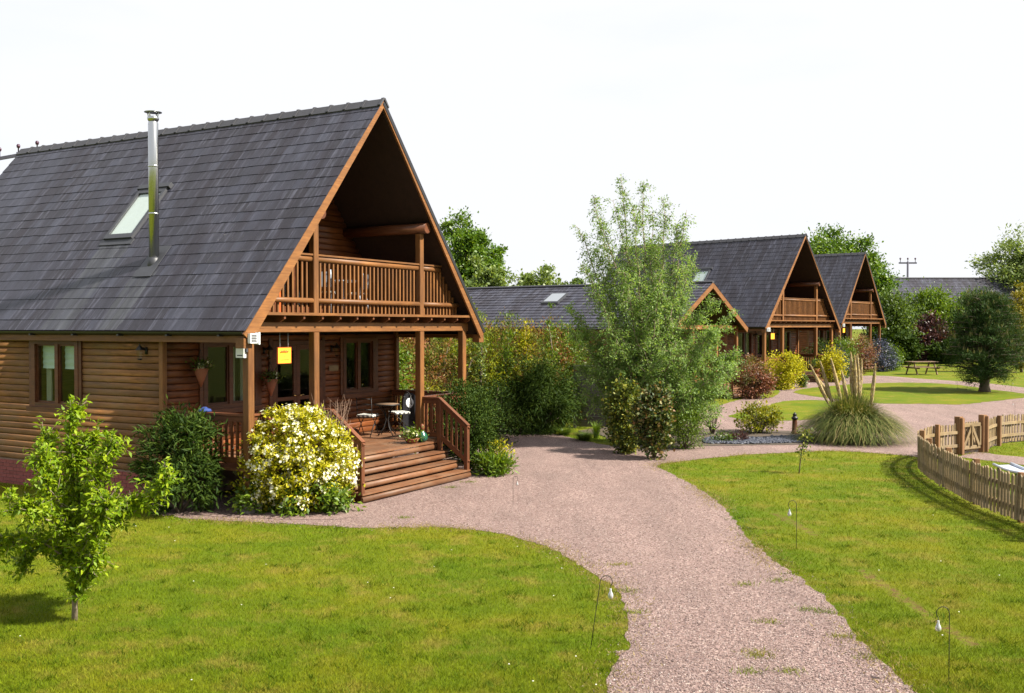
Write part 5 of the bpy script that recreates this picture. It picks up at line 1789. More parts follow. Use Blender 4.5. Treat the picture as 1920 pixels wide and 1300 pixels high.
def twig_bush(label, base, R, h, n, seed, lean=(0, 0)):
    r = np.random.default_rng(seed)
    t = thing('dry_shrub', label, 'shrub', base)
    paths = []
    for i in range(n):
        a = r.uniform(0, 6.28); f = r.uniform(0.3, 1)
        e = np.array([math.cos(a) * R * f + lean[0], math.sin(a) * R * f + lean[1], h * r.uniform(0.55, 1)])
        m = e * 0.55 + r.normal(0, 0.06, 3)
        paths.append(([(0, 0, 0), m, e], [0.008, 0.006, 0.003]))
        for k in range(3):
            s = m + (e - m) * r.random()
            paths.append(([s, s + r.normal(0, 0.10, 3) + [0, 0, 0.06]], [0.004, 0.002]))
    tubes('twigs', paths, MAT['twig'], t, 4)
twig_bush('bare brown twiggy shrub behind the white blossom bush', loc_of(L1, 1.72, -0.35), 0.38, 1.95, 130, 206, (0.1, 0.05))
shrub('side_shrub', 'pale yellow blossom shrub squeezed against the left stair newel', loc_of(L1, 1.60, -0.72), (0.24, 0.24), 1.30, LM['yellow'], 3500, 0.06, 0.03, 207, 60, 0.09, 0.5, 0.12, extra=yellow_extra, zc=0.55)
b = loc_of(L1, 6.55, -0.42)
shrub('evergreen_shrub', 'dark evergreen bush to the right of the near steps', b, (0.72, 0.70), 2.0, LM['dark'], 15000, 0.065, 0.024, 208, 130, 0.14, 0.5, 0.24, up=0.4, inner=0.25, folded=False, shoots=55, group=None)
shrub('yellow_leaf_plant', 'yellow leafed plant low on the dark bush right of the steps', loc_of(L1, 6.75, -1.08), (0.26, 0.24), 0.85, LM['yellow'], 900, 0.07, 0.035, 209, 24, 0.09, 0.4, 0.2, cat='plant')
shrub('green_ground_plant', 'bright green low plant at the right end of the near steps', loc_of(L1, 6.35, -1.25), (0.42, 0.34), 0.42, LM['bright'], 1700, 0.14, 0.03, 210, 30, 0.11, 0.3, 0.2, up=0.6, cat='plant')
shrub('clipped_shrub', 'low yellow green shrub seen over the porch rail', loc_of(L1, 8.1, 1.6), (0.8, 0.7), 1.85, LM['yellowgreen'], 6000, 0.06, 0.03, 211, 60, 0.15, 0.6, 0.12)
shrub('climber', 'bright green climbing plant seen between the porch posts', loc_of(L1, 8.5, 3.4), (0.6, 0.6), 3.0, LM['bright'], 4200, 0.09, 0.05, 212, 40, 0.18, 0.4, 0.25, zc=0.7)

# --- mixed hedge between the near lodge and the airy tree
hedge = [  # px, depth, half width m, height m, material, label, leaf L, W, n
    (770, 29.5, 1.3, 3.0, 'hr', 'red leafed hedge shrub glimpsed through the porch', 0.09, 0.04, 8000),
    (830, 30.5, 1.4, 3.05, 'hb', 'mottled hedge shrub seen beyond the last porch post', 0.09, 0.035, 8000),
    (905, 31.0, 1.3, 3.45, 'hy', 'yellow green hedge shrub just right of the near lodge', 0.10, 0.035, 8000),
    (960, 31.5, 1.4, 3.3, 'hb', 'mottled red and green hedge shrub under the bungalow eaves', 0.09, 0.035, 8500),
    (1010, 32.3, 1.2, 3.4, 'hr', 'reddish hedge shrub below the bungalow gutter', 0.09, 0.04, 7000),
    (1052, 32.8, 1.2, 3.3, 'bright', 'fresh green hedge shrub left of the airy tree', 0.09, 0.04, 7000)]
for i, (px, y, hw, h, m, lab, L_, W_, n) in enumerate(hedge):
    shrub('hedge_shrub', lab, spot(px, y), (hw, 1.0), h, LM[m], n, L_, W_, 300 + i, 70, 0.26, 0.55, 0.18, up=0.45, zc=0.5, shoots=26, group='mixed hedge by the drive', inner=0.25)
shrub('bamboo_clump', 'dark arching bamboo clump overhanging the gravel', spot(1005, 30.6), (1.2, 0.8), 2.0, LM['dark'], 14000, 0.16, 0.022, 310, 90, 0.22, 0.45, 0.28, up=0.1, droop=0.5, inner=0.3, shoots=60)
shrub('bamboo_clump', 'dark leafy clump beside the grey board screen', spot(1055, 32.0), (0.8, 0.7), 2.1, LM['dark'], 6000, 0.13, 0.024, 311, 60, 0.2, 0.5, 0.15, droop=0.4, inner=0.3)
shrub('evergreen_shrub', 'dark green bush behind the shrub right of the near steps', spot(905, 28.0), (0.8, 0.7), 1.75, LM['dark'], 9000, 0.08, 0.03, 312, 70, 0.2, 0.5, 0.15, inner=0.3, shoots=14)
for i, (px, y, h) in enumerate(((898, 30.2, 3.75), (953, 30.8, 3.35), (985, 31.2, 3.75), (1030, 31.6, 3.6))):
    shrub('tall_shoot', ['pale green conifer tip standing above the hedge beside the near lodge', 'slim green shoot above the middle of the hedge', 'bright yellow upright shoot above the hedge', 'green upright shoot above the hedge near the airy tree'][i],
          spot(px, y), (0.22, 0.22), h, LM[['hazy', 'bright', 'yellow', 'bright'][i]], 1300, 0.10, 0.03, 320 + i, 40, 0.09, 0.3, 0.2, up=0.8, zc=0.6, taper=0.7, cat='plant', nstem=4)
def tuft(label, base, R, h, n, mat, seed, w=0.014):
    r = np.random.default_rng(seed)
    t = thing('grass_tuft', label, 'grass tuft', base)
    k = 4
    a = r.uniform(0, 6.28, n); rad = r.uniform(0, 1, n) ** 0.7
    hh = h * r.uniform(0.55, 1.05, n); sp = R * r.uniform(0.2, 1.0, n)
    V = np.empty((n, k + 1, 2, 3))
    for j in range(k + 1):
        f = j / k
        x = np.cos(a) * (rad * R * 0.25 + sp * f ** 1.7); y = np.sin(a) * (rad * R * 0.25 + sp * f ** 1.7)
        z = hh * (f - 0.32 * f ** 3)
        ww = w * (1 - f * 0.9) / 2
        for s, sg in ((0, 1), (1, -1)):
            V[:, j, s] = np.stack([x - np.sin(a) * ww * sg, y + np.cos(a) * ww * sg, z], 1)
    F = np.array([(2 * j, 2 * j + 1, 2 * j + 3, 2 * j + 2) for j in range(k)])
    F = (F[None] + (np.arange(n) * 2 * (k + 1))[:, None, None]).reshape(-1, 4)
    obj('blades', mesh_from('blades', V.reshape(-1, 3), F, mat), t)
    return t
tuft('bright green upright leaves before the grey board screen', at(1118, 822), 0.3, 0.75, 90, LM['bright'], 330, 0.03)
for i_, (hx, hy) in enumerate(((948, 799), (968, 802), (990, 804), (1012, 807), (1035, 811), (1058, 816))):
    tg = tuft(['long grass tuft at the hedge foot nearest the lodge steps', 'second long grass tuft along the hedge foot from the lodge', 'third long grass tuft along the hedge foot from the lodge', 'fourth long grass tuft along the hedge foot, under the bamboo', 'fifth long grass tuft along the hedge foot, under the bamboo end', 'long grass tuft at the left post of the grey board screen'][i_], at(hx, hy), 0.55, 0.34, 420, LM['mid'], 340 + i_, 0.014)
    tg['group'] = 'long grass along the hedge foot'
tuft('unmown green grass below the grey board screen', at(1095, 826), 0.6, 0.35, 600, LM['mid'], 332, 0.014)

# --- airy tree (tall, many upright stems)
def airy_tree():
    r = np.random.default_rng(401)
    b = spot(1222, 27.6)
    t = thing('willow_tree', 'tall airy pale green tree with many upright stems beside the drive', 'tree', b)
    sc = 27.6 / FPX
    def q(px, py, dy=0.0):
        return np.array([(px - 1222) * sc, dy, (842 - py) * sc])
    paths, LP, LD = [], [], []
    tips = [(1165, 335, 0.2, 0.75), (1108, 375, -0.4, 0.8), (1205, 350, -0.2, 0.9), (1250, 370, 0.5, 0.9), (1280, 405, -0.5, 0.9), (1130, 420, 0.8, 0.9), (1180, 400, -0.9, 0.9), (1090, 500, -0.6, 0.8), (1070, 580, 0.3, 0.8), (1300, 480, 0.4, 1.0), (1330, 560, -0.3, 1.0),
            (1240, 440, 1.0, 1.0), (1160, 520, -1.3, 1.1), (1225, 520, -1.2, 1.1), (1280, 560, 1.2, 1.1), (1350, 620, 0.5, 1.1), (1378, 660, -0.2, 0.9), (1320, 620, -1.2, 1.2), (1130, 600, -1.2, 1.1), (1095, 640, 0.6, 1.0), (1190, 620, 1.2, 1.1), (1250, 640, -1.5, 1.2),
            (1360, 720, 0.3, 1.0), (1300, 700, 1.2, 1.1), (1110, 700, -0.5, 1.0), (1160, 680, 1.0, 1.1), (1330, 760, -0.6, 0.9), (1210, 690, -1.2, 0.7), (1285, 730, -1.1, 0.8), (1150, 690, -0.7, 0.7), (1380, 590, 0.2, 0.6), (1060, 620, -0.1, 0.5), (1085, 690, 0.4, 0.8), (1090, 745, 0.1, 0.8), (1375, 740, 0.6, 0.8), (1350, 690, -0.9, 1.0), (1390, 690, 0.4, 0.7), (1085, 430, 0.2, 0.8), (1120, 470, 0.6, 0.9), (1265, 430, -0.3, 0.9), (1295, 520, 0.8, 0.9), (1145, 380, -0.2, 0.7), (1225, 400, 0.4, 0.8)]
    for (px, py, dy, dens) in tips:
        e = q(px, py, dy)
        st = q(1222 + r.normal(0, 14), 842 - min(120, (842 - py) * 0.25), r.normal(0, 0.1))
        if py > 560: st = q(1222 + (px - 1222) * 0.15, 842 - (842 - py) * 0.35, dy * 0.15)
        m = st + (e - st) * 0.5 + np.array([(px - 1222) * sc * 0.10, 0, 0.25])
        L_ = np.linalg.norm(e - st)
        k = 9
        pts = []
        for j in range(k):
            f = j / (k - 1)
            pts.append(st * (1 - f) ** 2 + 2 * m * f * (1 - f) + e * f * f + r.normal(0, 0.03, 3) * (0 < j))
        rr = 0.016 + 0.005 * L_
        paths.append((pts, [rr * (1 - 0.85 * j / (k - 1)) for j in range(k)]))
        ntw = int(L_ * 24)
        for i in range(ntw):
            f = r.uniform(0.18, 1.0)
            j = min(k - 2, int(f * (k - 1)))
            p = pts[j] + (pts[j + 1] - pts[j]) * (f * (k - 1) - j)
            ln = r.uniform(0.25, 0.75) * (1.2 - 0.72 * f) * dens
            d = unit((r.normal(0, 0.75, 3) + np.array([0, 0, 0.35]))[None])[0] * ln
            e2 = p + d + np.array([0, 0, -0.40 * ln])
            paths.append(([p, p + d * 0.55, e2], [0.006, 0.004, 0.002]))
            nl = int(80 * ln / 0.5 * r.uniform(0.6, 1.3) * (0.78 if py > 560 else (0.58 if py > 430 else 0.42)))
            ff = r.uniform(0.1, 1.1, nl)[:, None]
            LP.append(p + (e2 - p) * ff + r.normal(0, 0.05, (nl, 3)))
            LD.append(np.repeat(unit(d[None]), nl, 0))
    tubes('trunk', [([(0, 0, -0.1), (0.02, 0, 0.5), (0.0, 0.02, 1.2)], [0.12, 0.09, 0.06])], MAT['barkpale'], t, 9)
    tubes('limbs', paths, MAT['barkpale'], t, 4)
    LP, LD = np.concatenate(LP), np.concatenate(LD)
    n = len(LP)
    LP[:, 2] = np.maximum(LP[:, 2], 0.15)
    A = LD * 0.5 + r.normal(0, 0.6, (n, 3)) + np.array([0, 0, -0.1])
    N = r.normal(0, 0.6, (n, 3)) + np.array([0.15, -0.15, 0.6])
    Ls = 0.070 * r.uniform(0.6, 1.4, n)
    V, F = leaf_arrays(LP, A, N, Ls, Ls * 0.40)
    obj('crown', mesh_from('crown', V, F, LM['willow']), t)
airy_tree()
shrub('climber_shrub', 'ivy-like shrub with yellow tinged leaves, left of the pair before the airy tree', at(1172, 850), (0.42, 0.40), 1.75, LM['ivy'], 6000, 0.085, 0.06, 410, 90, 0.12, 0.6, 0.10, group=None, nup=0.3, zc=0.5)
shrub('climber_shrub', 'ivy-like shrub with reddish leaves, right of the pair before the airy tree', at(1226, 861), (0.38, 0.38), 1.80, LM['ivyred'], 6000, 0.085, 0.06, 411, 90, 0.12, 0.6, 0.10, nup=0.3, zc=0.53)
shrub('green_ground_plant', 'feathery bright green plant at the foot of the airy tree', spot(1285, 27.0), (0.5, 0.4), 1.15, LM['bright'], 4500, 0.07, 0.02, 412, 50, 0.16, 0.4, 0.2, up=0.5, cat='plant')
shrub('sparse_shrub', 'thin leafless-stemmed shrub in the gravel bed right of the airy tree', at(1335, 815), (0.36, 0.3), 0.95, LM['mid'], 260, 0.06, 0.03, 413, 24, 0.08, 0.5, 0.3, nstem=16, cat='shrub')
shrub('green_ground_plant', 'low green plant at the end of the slate chippings', at(1355, 828), (0.26, 0.22), 0.22, LM['mid'], 500, 0.06, 0.03, 414, 14, 0.08, cat='plant')
shrub('variegated_shrub', 'small yellow green shrub beside the bollard', at(1425, 813), (0.58, 0.45), 0.86, LM['yellowgreen'], 2600, 0.085, 0.045, 415, 44, 0.12, 0.45, 0.2, up=0.4, nstem=14, extra=None)
shrub('shadow_tuft', 'dark leaf tuft standing in for the black shadow on the slate chippings', at(1385, 826), (0.3, 0.22), 0.16, LM['purple'], 700, 0.10, 0.02, 416, 16, 0.07, cat='plant')  # low dark leaves put in for the black shadow beside the shrub

# --- sapling on the right lawn
def sapling():
    r = np.random.default_rng(420)
    b = at(1498, 888)
    t = thing('sapling', 'thin young sapling standing alone on the right lawn', 'tree', b)
    sc = b.y / FPX
    q = lambda px, py, dy=0.0: np.array([(px - 1498) * sc, dy, (888 - py) * sc])
    ax = [q(1498, 890), q(1500, 870), q(1503, 845), q(1508, 820), q(1514, 808)]
    paths = [(ax, [0.014, 0.012, 0.010, 0.006, 0.003])]
    LP = []
    for i in range(22):
        f = r.uniform(0.25, 1.0)
        j = min(3, int(f * 4)); p = ax[j] + (ax[j + 1] - ax[j]) * (f * 4 - j)
        d = r.normal(0, 0.09, 3) + [0.02, 0, 0.03]
        paths.append(([p, p + d], [0.004, 0.002]))
        LP.append(p + d * r.uniform(0.3, 1.2, (10, 1)) + r.normal(0, 0.022, (10, 3)))
    tubes('trunk', paths, MAT['bark'], t, 6)
    LP = np.concatenate(LP)
    n = len(LP)
    V, F = leaf_arrays(LP, r.normal(0, 1, (n, 3)), r.normal(0, 0.6, (n, 3)) + [0, 0, 0.6], np.full(n, 0.075), np.full(n, 0.04), True)
    obj('crown', mesh_from('crown', V, F, LM['ivy']), t)
sapling()

# --- pampas grass
def pampas():
    r = np.random.default_rng(430)
    b = at(1612, 832) + Vector((0, 0.6, 0))
    t = thing('pampas_grass', 'big mound of pampas grass with cream plumes beside the drive', 'ornamental grass', b)
    n, k = 8000, 6
    a = r.uniform(0, 6.28, n)
    ln = r.uniform(1.15, 2.05, n)
    le = r.beta(2, 1.5, n)
    r0 = 0.34 * np.sqrt(r.random(n))
    V = np.empty((n, k + 1, 2, 3))
    wob = r.normal(0, 0.45, n)
    for j in range(k + 1):
        f = j / k
        hor = r0 + le * 1.42 * (f ** 1.35) * ln / 1.5
        z = ln * (f * (1.0 - 0.12 * le) - (0.12 + le * 0.80) * f ** 2.6)
        z = np.maximum(z, 0.02 + 0.02 * r.random(n))
        aa = a + wob * f
        x, y = np.cos(aa) * hor, np.sin(aa) * hor
        w = 0.016 * (1 - 0.85 * f)
        V[:, j, 0] = np.stack([x - np.sin(aa) * w, y + np.cos(aa) * w, z], 1)
        V[:, j, 1] = np.stack([x + np.sin(aa) * w, y - np.cos(aa) * w, z], 1)
    F = np.array([(2 * j, 2 * j + 1, 2 * j + 3, 2 * j + 2) for j in range(k)])
    F = (F[None] + (np.arange(n) * 2 * (k + 1))[:, None, None]).reshape(-1, 4)
    obj('leaf_mound', mesh_from('leaf_mound', V.reshape(-1, 3), F, LM['pampas']), t)
    sc = (b.y) / FPX
    def q(px, py, dy=0.0):
        return np.array([(px - 1612) * sc, dy, CAMH - (py - HOR) * b.y / FPX])
    pl = [((1568, 760), (1541, 692), .1), ((1572, 758), (1549, 686), -.1), ((1578, 756), (1560, 715), .2), ((1588, 750), (1572, 680), -.2), ((1612, 745), (1610, 670), .1), ((1616, 748), (1616, 676), -.15), ((1620, 750), (1624, 678), .25), ((1624, 750), (1630, 672), 0), ((1628, 752), (1636, 684), .3),
          ((1645, 765), (1653, 692), -.1), ((1606, 756), (1605, 705), .3)]
    for s_, e_, dy in pl:
        s, e = q(*s_, dy * 0.5), q(*e_, dy)
        d = e - s
        g0 = np.array([s[0] * 0.3, s[1] * 0.3, 0.1])
        e = e + np.array([-0.05 + r.normal(0, 0.05), 0, 0])
        d = e - s
        st = tubes('plume', [([g0, g0 * 0.5 + s * 0.5 + [0, 0, 0.05], s, e], [0.008, 0.007, 0.006, 0.003])], LM['plume'], t, 5)
        kk = 700
        f = r.random(kk)
        prof = np.sin(np.clip(f, 0, 1) ** 0.7 * np.pi) ** 0.8 * 0.075 + 0.004
        P = s + d * f[:, None] * 1.03
        side = unit(r.normal(0, 1, (kk, 3)))
        A = side * 0.22 + unit(d[None]) * 1.0 + np.array([-0.06, 0, 0.0])
        V, F = leaf_arrays(P + side * prof[:, None] * 0.58, A, side, np.full(kk, 0.13) * r.uniform(0.6, 1.2, kk), np.full(kk, 0.018))
        obj('plume_head', mesh_from('plume_head', V, F, LM['plume']), st)
pampas()

# --- shrubs in front of the bungalow and the far lodges
def far_shrub(name, label, px, y, hwpx, toppy, mat, seed, n=5000, L_=0.09, W_=0.045, extra=None, shoots=0, basez=None, **kw):
    b = spot(px, y)
    h = top_h(toppy, y) - b.z
    return shrub(name, label, b, (hwpx * y / FPX, hwpx * y / FPX * 0.85), h, LM[mat], n, L_, W_, seed, 60, h * 0.10, 0.6, 0.12, inner=0.2, shoots=shoots, extra=extra, **kw)
far_shrub('photinia_shrub', 'red leafed shrub beside the bungalow steps', 1413, 42.0, 30, 672, 'red', 501, 7000)
far_shrub('green_shrub', 'dark green shrub under the bungalow eave', 1395, 45.0, 26, 668, 'mid', 502, 3500)
far_shrub('yellow_bush', 'bright yellow rounded bush by the middle lodge steps', 1470, 46.6, 36, 662, 'yellow', 503, 7500, 0.085, 0.05)
far_shrub('green_ground_plant', 'low green plant at the right foot of the yellow bush', 1506, 47.5, 8, 705, 'mid', 504, 700, cat='plant')
p = loc_of(L2, 6.5, -0.7)
far_shrub('yellow_bush', 'yellow leafed climber spilling over the middle lodge stair rail', 1562, 51.0, 20, 655, 'yellow', 505, 4200, 0.085, 0.05)
far_shrub('blue_shrub', 'small blue flowering shrub behind the middle lodge stair rail', 1568, 52.5, 18, 655, 'blue', 506, 3000)
far_shrub('green_shrub', 'arching green bush right of the middle lodge porch', 1580, 55.0, 26, 635, 'bright', 507, 5000)
far_shrub('dark_shrub', 'dark green bush in front of the middle lodge porch', 1540, 57.0, 26, 640, 'dark', 508, 4000)
far_shrub('photinia_shrub', 'dull red leafed bush between the two far lodges', 1612, 60.0, 28, 632, 'red', 509, 6000)
far_shrub('blue_shrub', 'large blue flowering bush by the farthest lodge steps', 1655, 63.0, 26, 640, 'blue', 510, 6000)
far_shrub('green_shrub', 'green bush at the right end of the blue flowering bush', 1675, 64.5, 18, 648, 'bright', 511, 3500)
far_shrub('yellow_plant', 'small yellow plant in front of the dull red bush', 1600, 58.0, 9, 685, 'yellowgreen', 512, 900, cat='plant')

# --- pine on the far lawn
def pine():
    r = np.random.default_rng(520)
    b = at(1846, 735)
    y = b.y
    t = thing('pine_tree', 'dark rounded pine tree with a short trunk on the oval lawn', 'tree', b)
    u = y / FPX
    H = (735 - 545) * u
    tubes('trunk', [([(0, 0, -0.1), (0, 0, 0.3), (0.05, 0, H * 0.45), (0.0, 0, H * 0.9)], [0.30, 0.2, 0.14, 0.03])], MAT['bark'], t, 10)
    paths, CC = [], []
    for i in range(230):
        f = r.random() ** 0.8
        z0 = 0.45 + f * (H - 0.9)
        rad = 85 * u * (1.0 - 0.62 * max(0, f - 0.22) ** 1.3 / 0.8) * (0.75 + 0.25 * min(1, f / 0.15)) * r.uniform(0.55, 1.06)
        a = r.uniform(0, 6.28)
        e = np.array([math.cos(a) * rad, math.sin(a) * rad, z0 + rad * 0.12 + r.normal(0, 0.1)])
        e[2] = max(e[2], 0.35)
        paths.append(([(0, 0, z0 * 0.85 + 0.05), e * [0.5, 0.5, 1] - [0, 0, 0.05], e], [0.05, 0.03, 0.012]))
        for k in range(4):
            CC.append(e * [1 - 0.16 * k, 1 - 0.16 * k, 1] + r.normal(0, 0.13, 3))
    CC.append(np.array([0, 0, H])); CC.append(np.array([0.1, 0, H - 0.2]))
    tubes('limbs', paths, MAT['bark'], t, 5)
    CC = np.array(CC)
    n = 52000
    k = r.integers(0, len(CC), n)
    P = CC[k] + r.normal(0, 0.12, (n, 3)) * [1, 1, 0.8]
    out = unit(CC[k] - np.array([0, 0, H * 0.35]))
    add_leaves('crown', t, r, P, out, 0.14, 0.018, LM['pine'], 0.35, 0.6)
    m = CC[(CC[:, 2] > H * 0.3)]
    m = m[r.random(len(m)) < 0.55]
    kk = 7
    P = np.repeat(m, kk, 0) + r.normal(0, 0.03, (len(m) * kk, 3)) + [0, 0, 0.1]
    add_leaves('candles', t, r, P, np.tile([[0, 0, 1.0]], (len(P), 1)), 0.16, 0.03, LM['candle'], 0.9, 0.2)
pine()

# --- tall boundary hedge of trees and shrubs behind the far lawn
back = [  # px, depth, half width px, top py, material, label, n
    (1668, 78.0, 34, 560, 'mid', 'green tree just right of the farthest lodge', 7000),
    (1702, 82.0, 36, 580, 'mid', 'rounded green bush behind the picnic table', 7000),
    (1735, 84.0, 40, 545, 'bright', 'fresh green tree rising over the barn roof left end', 8000),
    (1745, 80.0, 28, 600, 'purple', 'purple leafed bush behind the picnic table', 7000),
    (1785, 84.0, 34, 580, 'bright', 'light green bush between the purple bush and the pine', 6500),
    (1825, 86.0, 36, 562, 'bright', 'light green tree behind the pine', 7000),
    (1780, 76.0, 38, 640, 'dark', 'dark low hedge bush left of the pine', 5000),
    (1875, 84.0, 40, 590, 'mid', 'green bush behind the right side of the pine', 7000),
    (1925, 80.0, 40, 610, 'dark', 'dark bush at the right edge behind the pine', 6000),
    (1690, 74.0, 30, 625, 'dark', 'dark low bush behind the blue flowering bush', 4500)]
for i, (px, y, hw, tp, m, lab, n) in enumerate(back):
    far_shrub('boundary_tree' if tp < 590 else 'boundary_shrub', lab, px, y, hw, tp, m, 540 + i, int(n * 1.5), 0.22, 0.12, shoots=30, cat='tree' if tp < 590 else 'shrub', group='boundary hedge behind the far lawn', up=0.4)
def big_tree(name, label, px, y, hwpx, toppy, botpy, mat, seed, n, L_, W_, clumps=170, cr=None, trunk=None, crowns=None, **kw):
    b = spot(px, y)
    zt, zb = top_h(toppy, y) - b.z, top_h(botpy, y) - b.z
    R = hwpx * y / FPX
    h = (zt - zb) / 2
    cs = crowns(R, zb, zt) if crowns else [((0, 0, zb + h * 0.95), (R * 0.92, R * 0.85, h), 0.6), ((-R * 0.45, 0, zb + h * 0.7), (R * 0.6, R * 0.6, h * 0.65), 0.2), ((R * 0.45, 0, zb + h * 0.7), (R * 0.58, R * 0.6, h * 0.7), 0.2)]
    return tree(name, label, b, max(1.0, zb + h * 0.6), trunk or R * 0.07, cs, LM[mat], n, L_, W_, seed, clumps, cr or R * 0.13, **kw)
big_tree('golden_conifer', 'golden yellow conifer at the right edge of the picture', 1916, 62.0, 32, 530, 680, 'gold', 560, 14000, 0.20, 0.06, droop=0.3)
big_tree('willow_tree', 'pale green feathery tree at the right edge behind the pine', 1915, 96.0, 78, 434, 640, 'hazy', 561, 34000, 0.34, 0.13, 260, droop=0.35, rough=0.3)
big_tree('oak_tree', 'rich green oak tree rising behind the near lodge', 868, 84.0, 70, 414, 600, 'oak', 562, 52000, 0.25, 0.17, 260)
big_tree('oak_tree', 'bright green oak tree behind the roofs of the two far lodges', 1575, 92.0, 84, 432, 600, 'oak', 563, 50000, 0.25, 0.17, 220, rough=0.3, inner=0.15)
big_tree('oak_tree', 'ragged side of a tree between the farthest lodge and the pole', 1640, 90.0, 30, 488, 600, 'oak', 564, 5000, 0.30, 0.2, 40, rough=0.4)
big_tree('round_tree', 'low pale green tree behind the bungalow roof beside the near lodge', 905, 64.0, 46, 496, 600, 'hazy', 565, 18000, 0.22, 0.14, 150)
big_tree('round_tree', 'pale green tree behind the middle of the bungalow roof', 1008, 74.0, 56, 500, 600, 'hazy', 566, 15000, 0.26, 0.16, 140, rough=0.3)
big_tree('round_tree', 'low green tree behind the bungalow roof left of the airy tree', 1085, 78.0, 40, 520, 600, 'mid', 567, 9000, 0.24, 0.15, 80)

# ------------------------------------------------------------------ things on and around the porches
def hang_sign(lod, near, label):
    M0 = loc_of(lod, 1.45, 0.42, 2.75)
    t = thing('hanging_sign', label, 'sign', M0, lod.rotation_euler.z, 'yellow lodge signs')
    bd = boxes('board', [(-0.17, 0.17, -0.012, 0.012, -0.14, 0.14)], MAT['yellow'], t)
    boxes('border', [(-0.18, 0.18, -0.016, 0.016, 0.141, 0.152), (-0.18, 0.18, -0.016, 0.016, -0.152, -0.141), (-0.182, -0.171, -0.016, 0.016, -0.14, 0.14), (0.171, 0.182, -0.016, 0.016, -0.14, 0.14)], MAT['orange'], t)
    for x in (-0.11, 0.11):
        tubes('chain', [([(x, 0, 0.15), (x, 0, 0.42)], 0.006)], MAT['palemetal'], t, 6)
    if near:
        # orange script across the top, a dot and a small line of lettering below
        pts = [(-0.11, 0.060), (-0.085, 0.092), (-0.07, 0.055), (-0.045, 0.085), (-0.04, 0.045), (-0.01, 0.085), (0.0, 0.04), (0.025, 0.08), (0.035, 0.035), (0.055, 0.085), (0.08, 0.06), (0.105, 0.095)]
        tubes('lettering', [([(x, -0.015, z - 0.01 + 0.02 * math.cos(x * 14)) for x, z in pts], 0.013)] +
              [([(-0.008, -0.015, -0.02), (0.008, -0.015, -0.015)], 0.006)] +
              [([(x, -0.015, -0.085), (x + 0.012, -0.015, -0.079)], 0.006) for x in [-0.1 + 0.02 * i for i in range(11)]], MAT['orange'], t, 5)
    return t
hang_sign(L1, True, 'yellow sign hanging on two chains from the near lodge porch')
hang_sign(L2, False, 'yellow sign hanging from the middle lodge porch')
hang_sign(L3, False, 'yellow sign hanging from the farthest lodge porch')

def flower_basket(loc, yaw, label, seed, white=9):
    """woven cone on the wall, with leaves and white flowers"""
    r = np.random.default_rng(seed)
    t = thing('hanging_basket', label, 'hanging basket', loc, yaw, 'cone flower baskets on the lodge wall')
    lathe('cone', [(0.012, -0.36), (0.06, -0.24), (0.15, 0.0), (0.14, 0.0)], MAT['terracotta'], t, 16)
    tubes('hanger', [([(0.13, 0, 0), (0, 0.02, 0.36)], 0.004), ([(-0.13, 0, 0), (0, 0.02, 0.36)], 0.004), ([(0, 0.1, 0), (0, 0.02, 0.36)], 0.004)], MAT['iron'], t, 4)
    n = 220
    P = r.normal(0, 1, (n, 3)) * [0.10, 0.08, 0.05] + [0, -0.02, 0.05]
    out = unit(P - np.array([0, 0.02, -0.05]))
    add_leaves('leaves', t, r, P, out, 0.07, 0.03, LM['mid'], 0.2, 0.7)
    Pf = np.stack([r.uniform(-0.15, 0.15, white), r.uniform(-0.14, -0.02, white), r.uniform(0.0, 0.12, white)], 1)
    flowers('flowers', t, r, np.repeat(Pf, 3, 0) + r.normal(0, 0.006, (white * 3, 3)), np.tile([[0.0, -1, 0.3]], (white * 3, 1)), 0.035, LM['white'])
flower_basket(loc_of(L1, 1.02, LV - 0.22, 2.49), L1.rotation_euler.z, 'cone basket with white flowers left of the first porch window', 601, 10)
flower_basket(loc_of(L1, 2.92, LV - 0.22, 2.20), L1.rotation_euler.z, 'shaded cone basket with white flowers between window and door', 602, 7)

# round bistro table
tp = loc_of(L1, 6.0, 1.45, LD)
t = thing('bistro_table', 'small round iron bistro table on the near lodge porch', 'table', tp, 0.3)
lathe('table_top', [(0.29, 0.70), (0.30, 0.705), (0.30, 0.725), (0.28, 0.73), (0.0, 0.73)], MAT['iron'], t, 28)
lathe('mosaic', [(0.27, 0.731), (0.27, 0.735), (0.0, 0.736)], MAT['picnic'], t, 28)
for i in range(4):
    a = i * math.pi / 2 + 0.4
    ca, sa = math.cos(a), math.sin(a)
    tubes('leg', [([(ca * 0.22, sa * 0.22, 0.70), (ca * 0.08, sa * 0.08, 0.52), (ca * 0.03, sa * 0.03, 0.36), (ca * 0.09, sa * 0.09, 0.18), (ca * 0.25, sa * 0.25, 0.0)], 0.011)], MAT['iron'], t, 7)

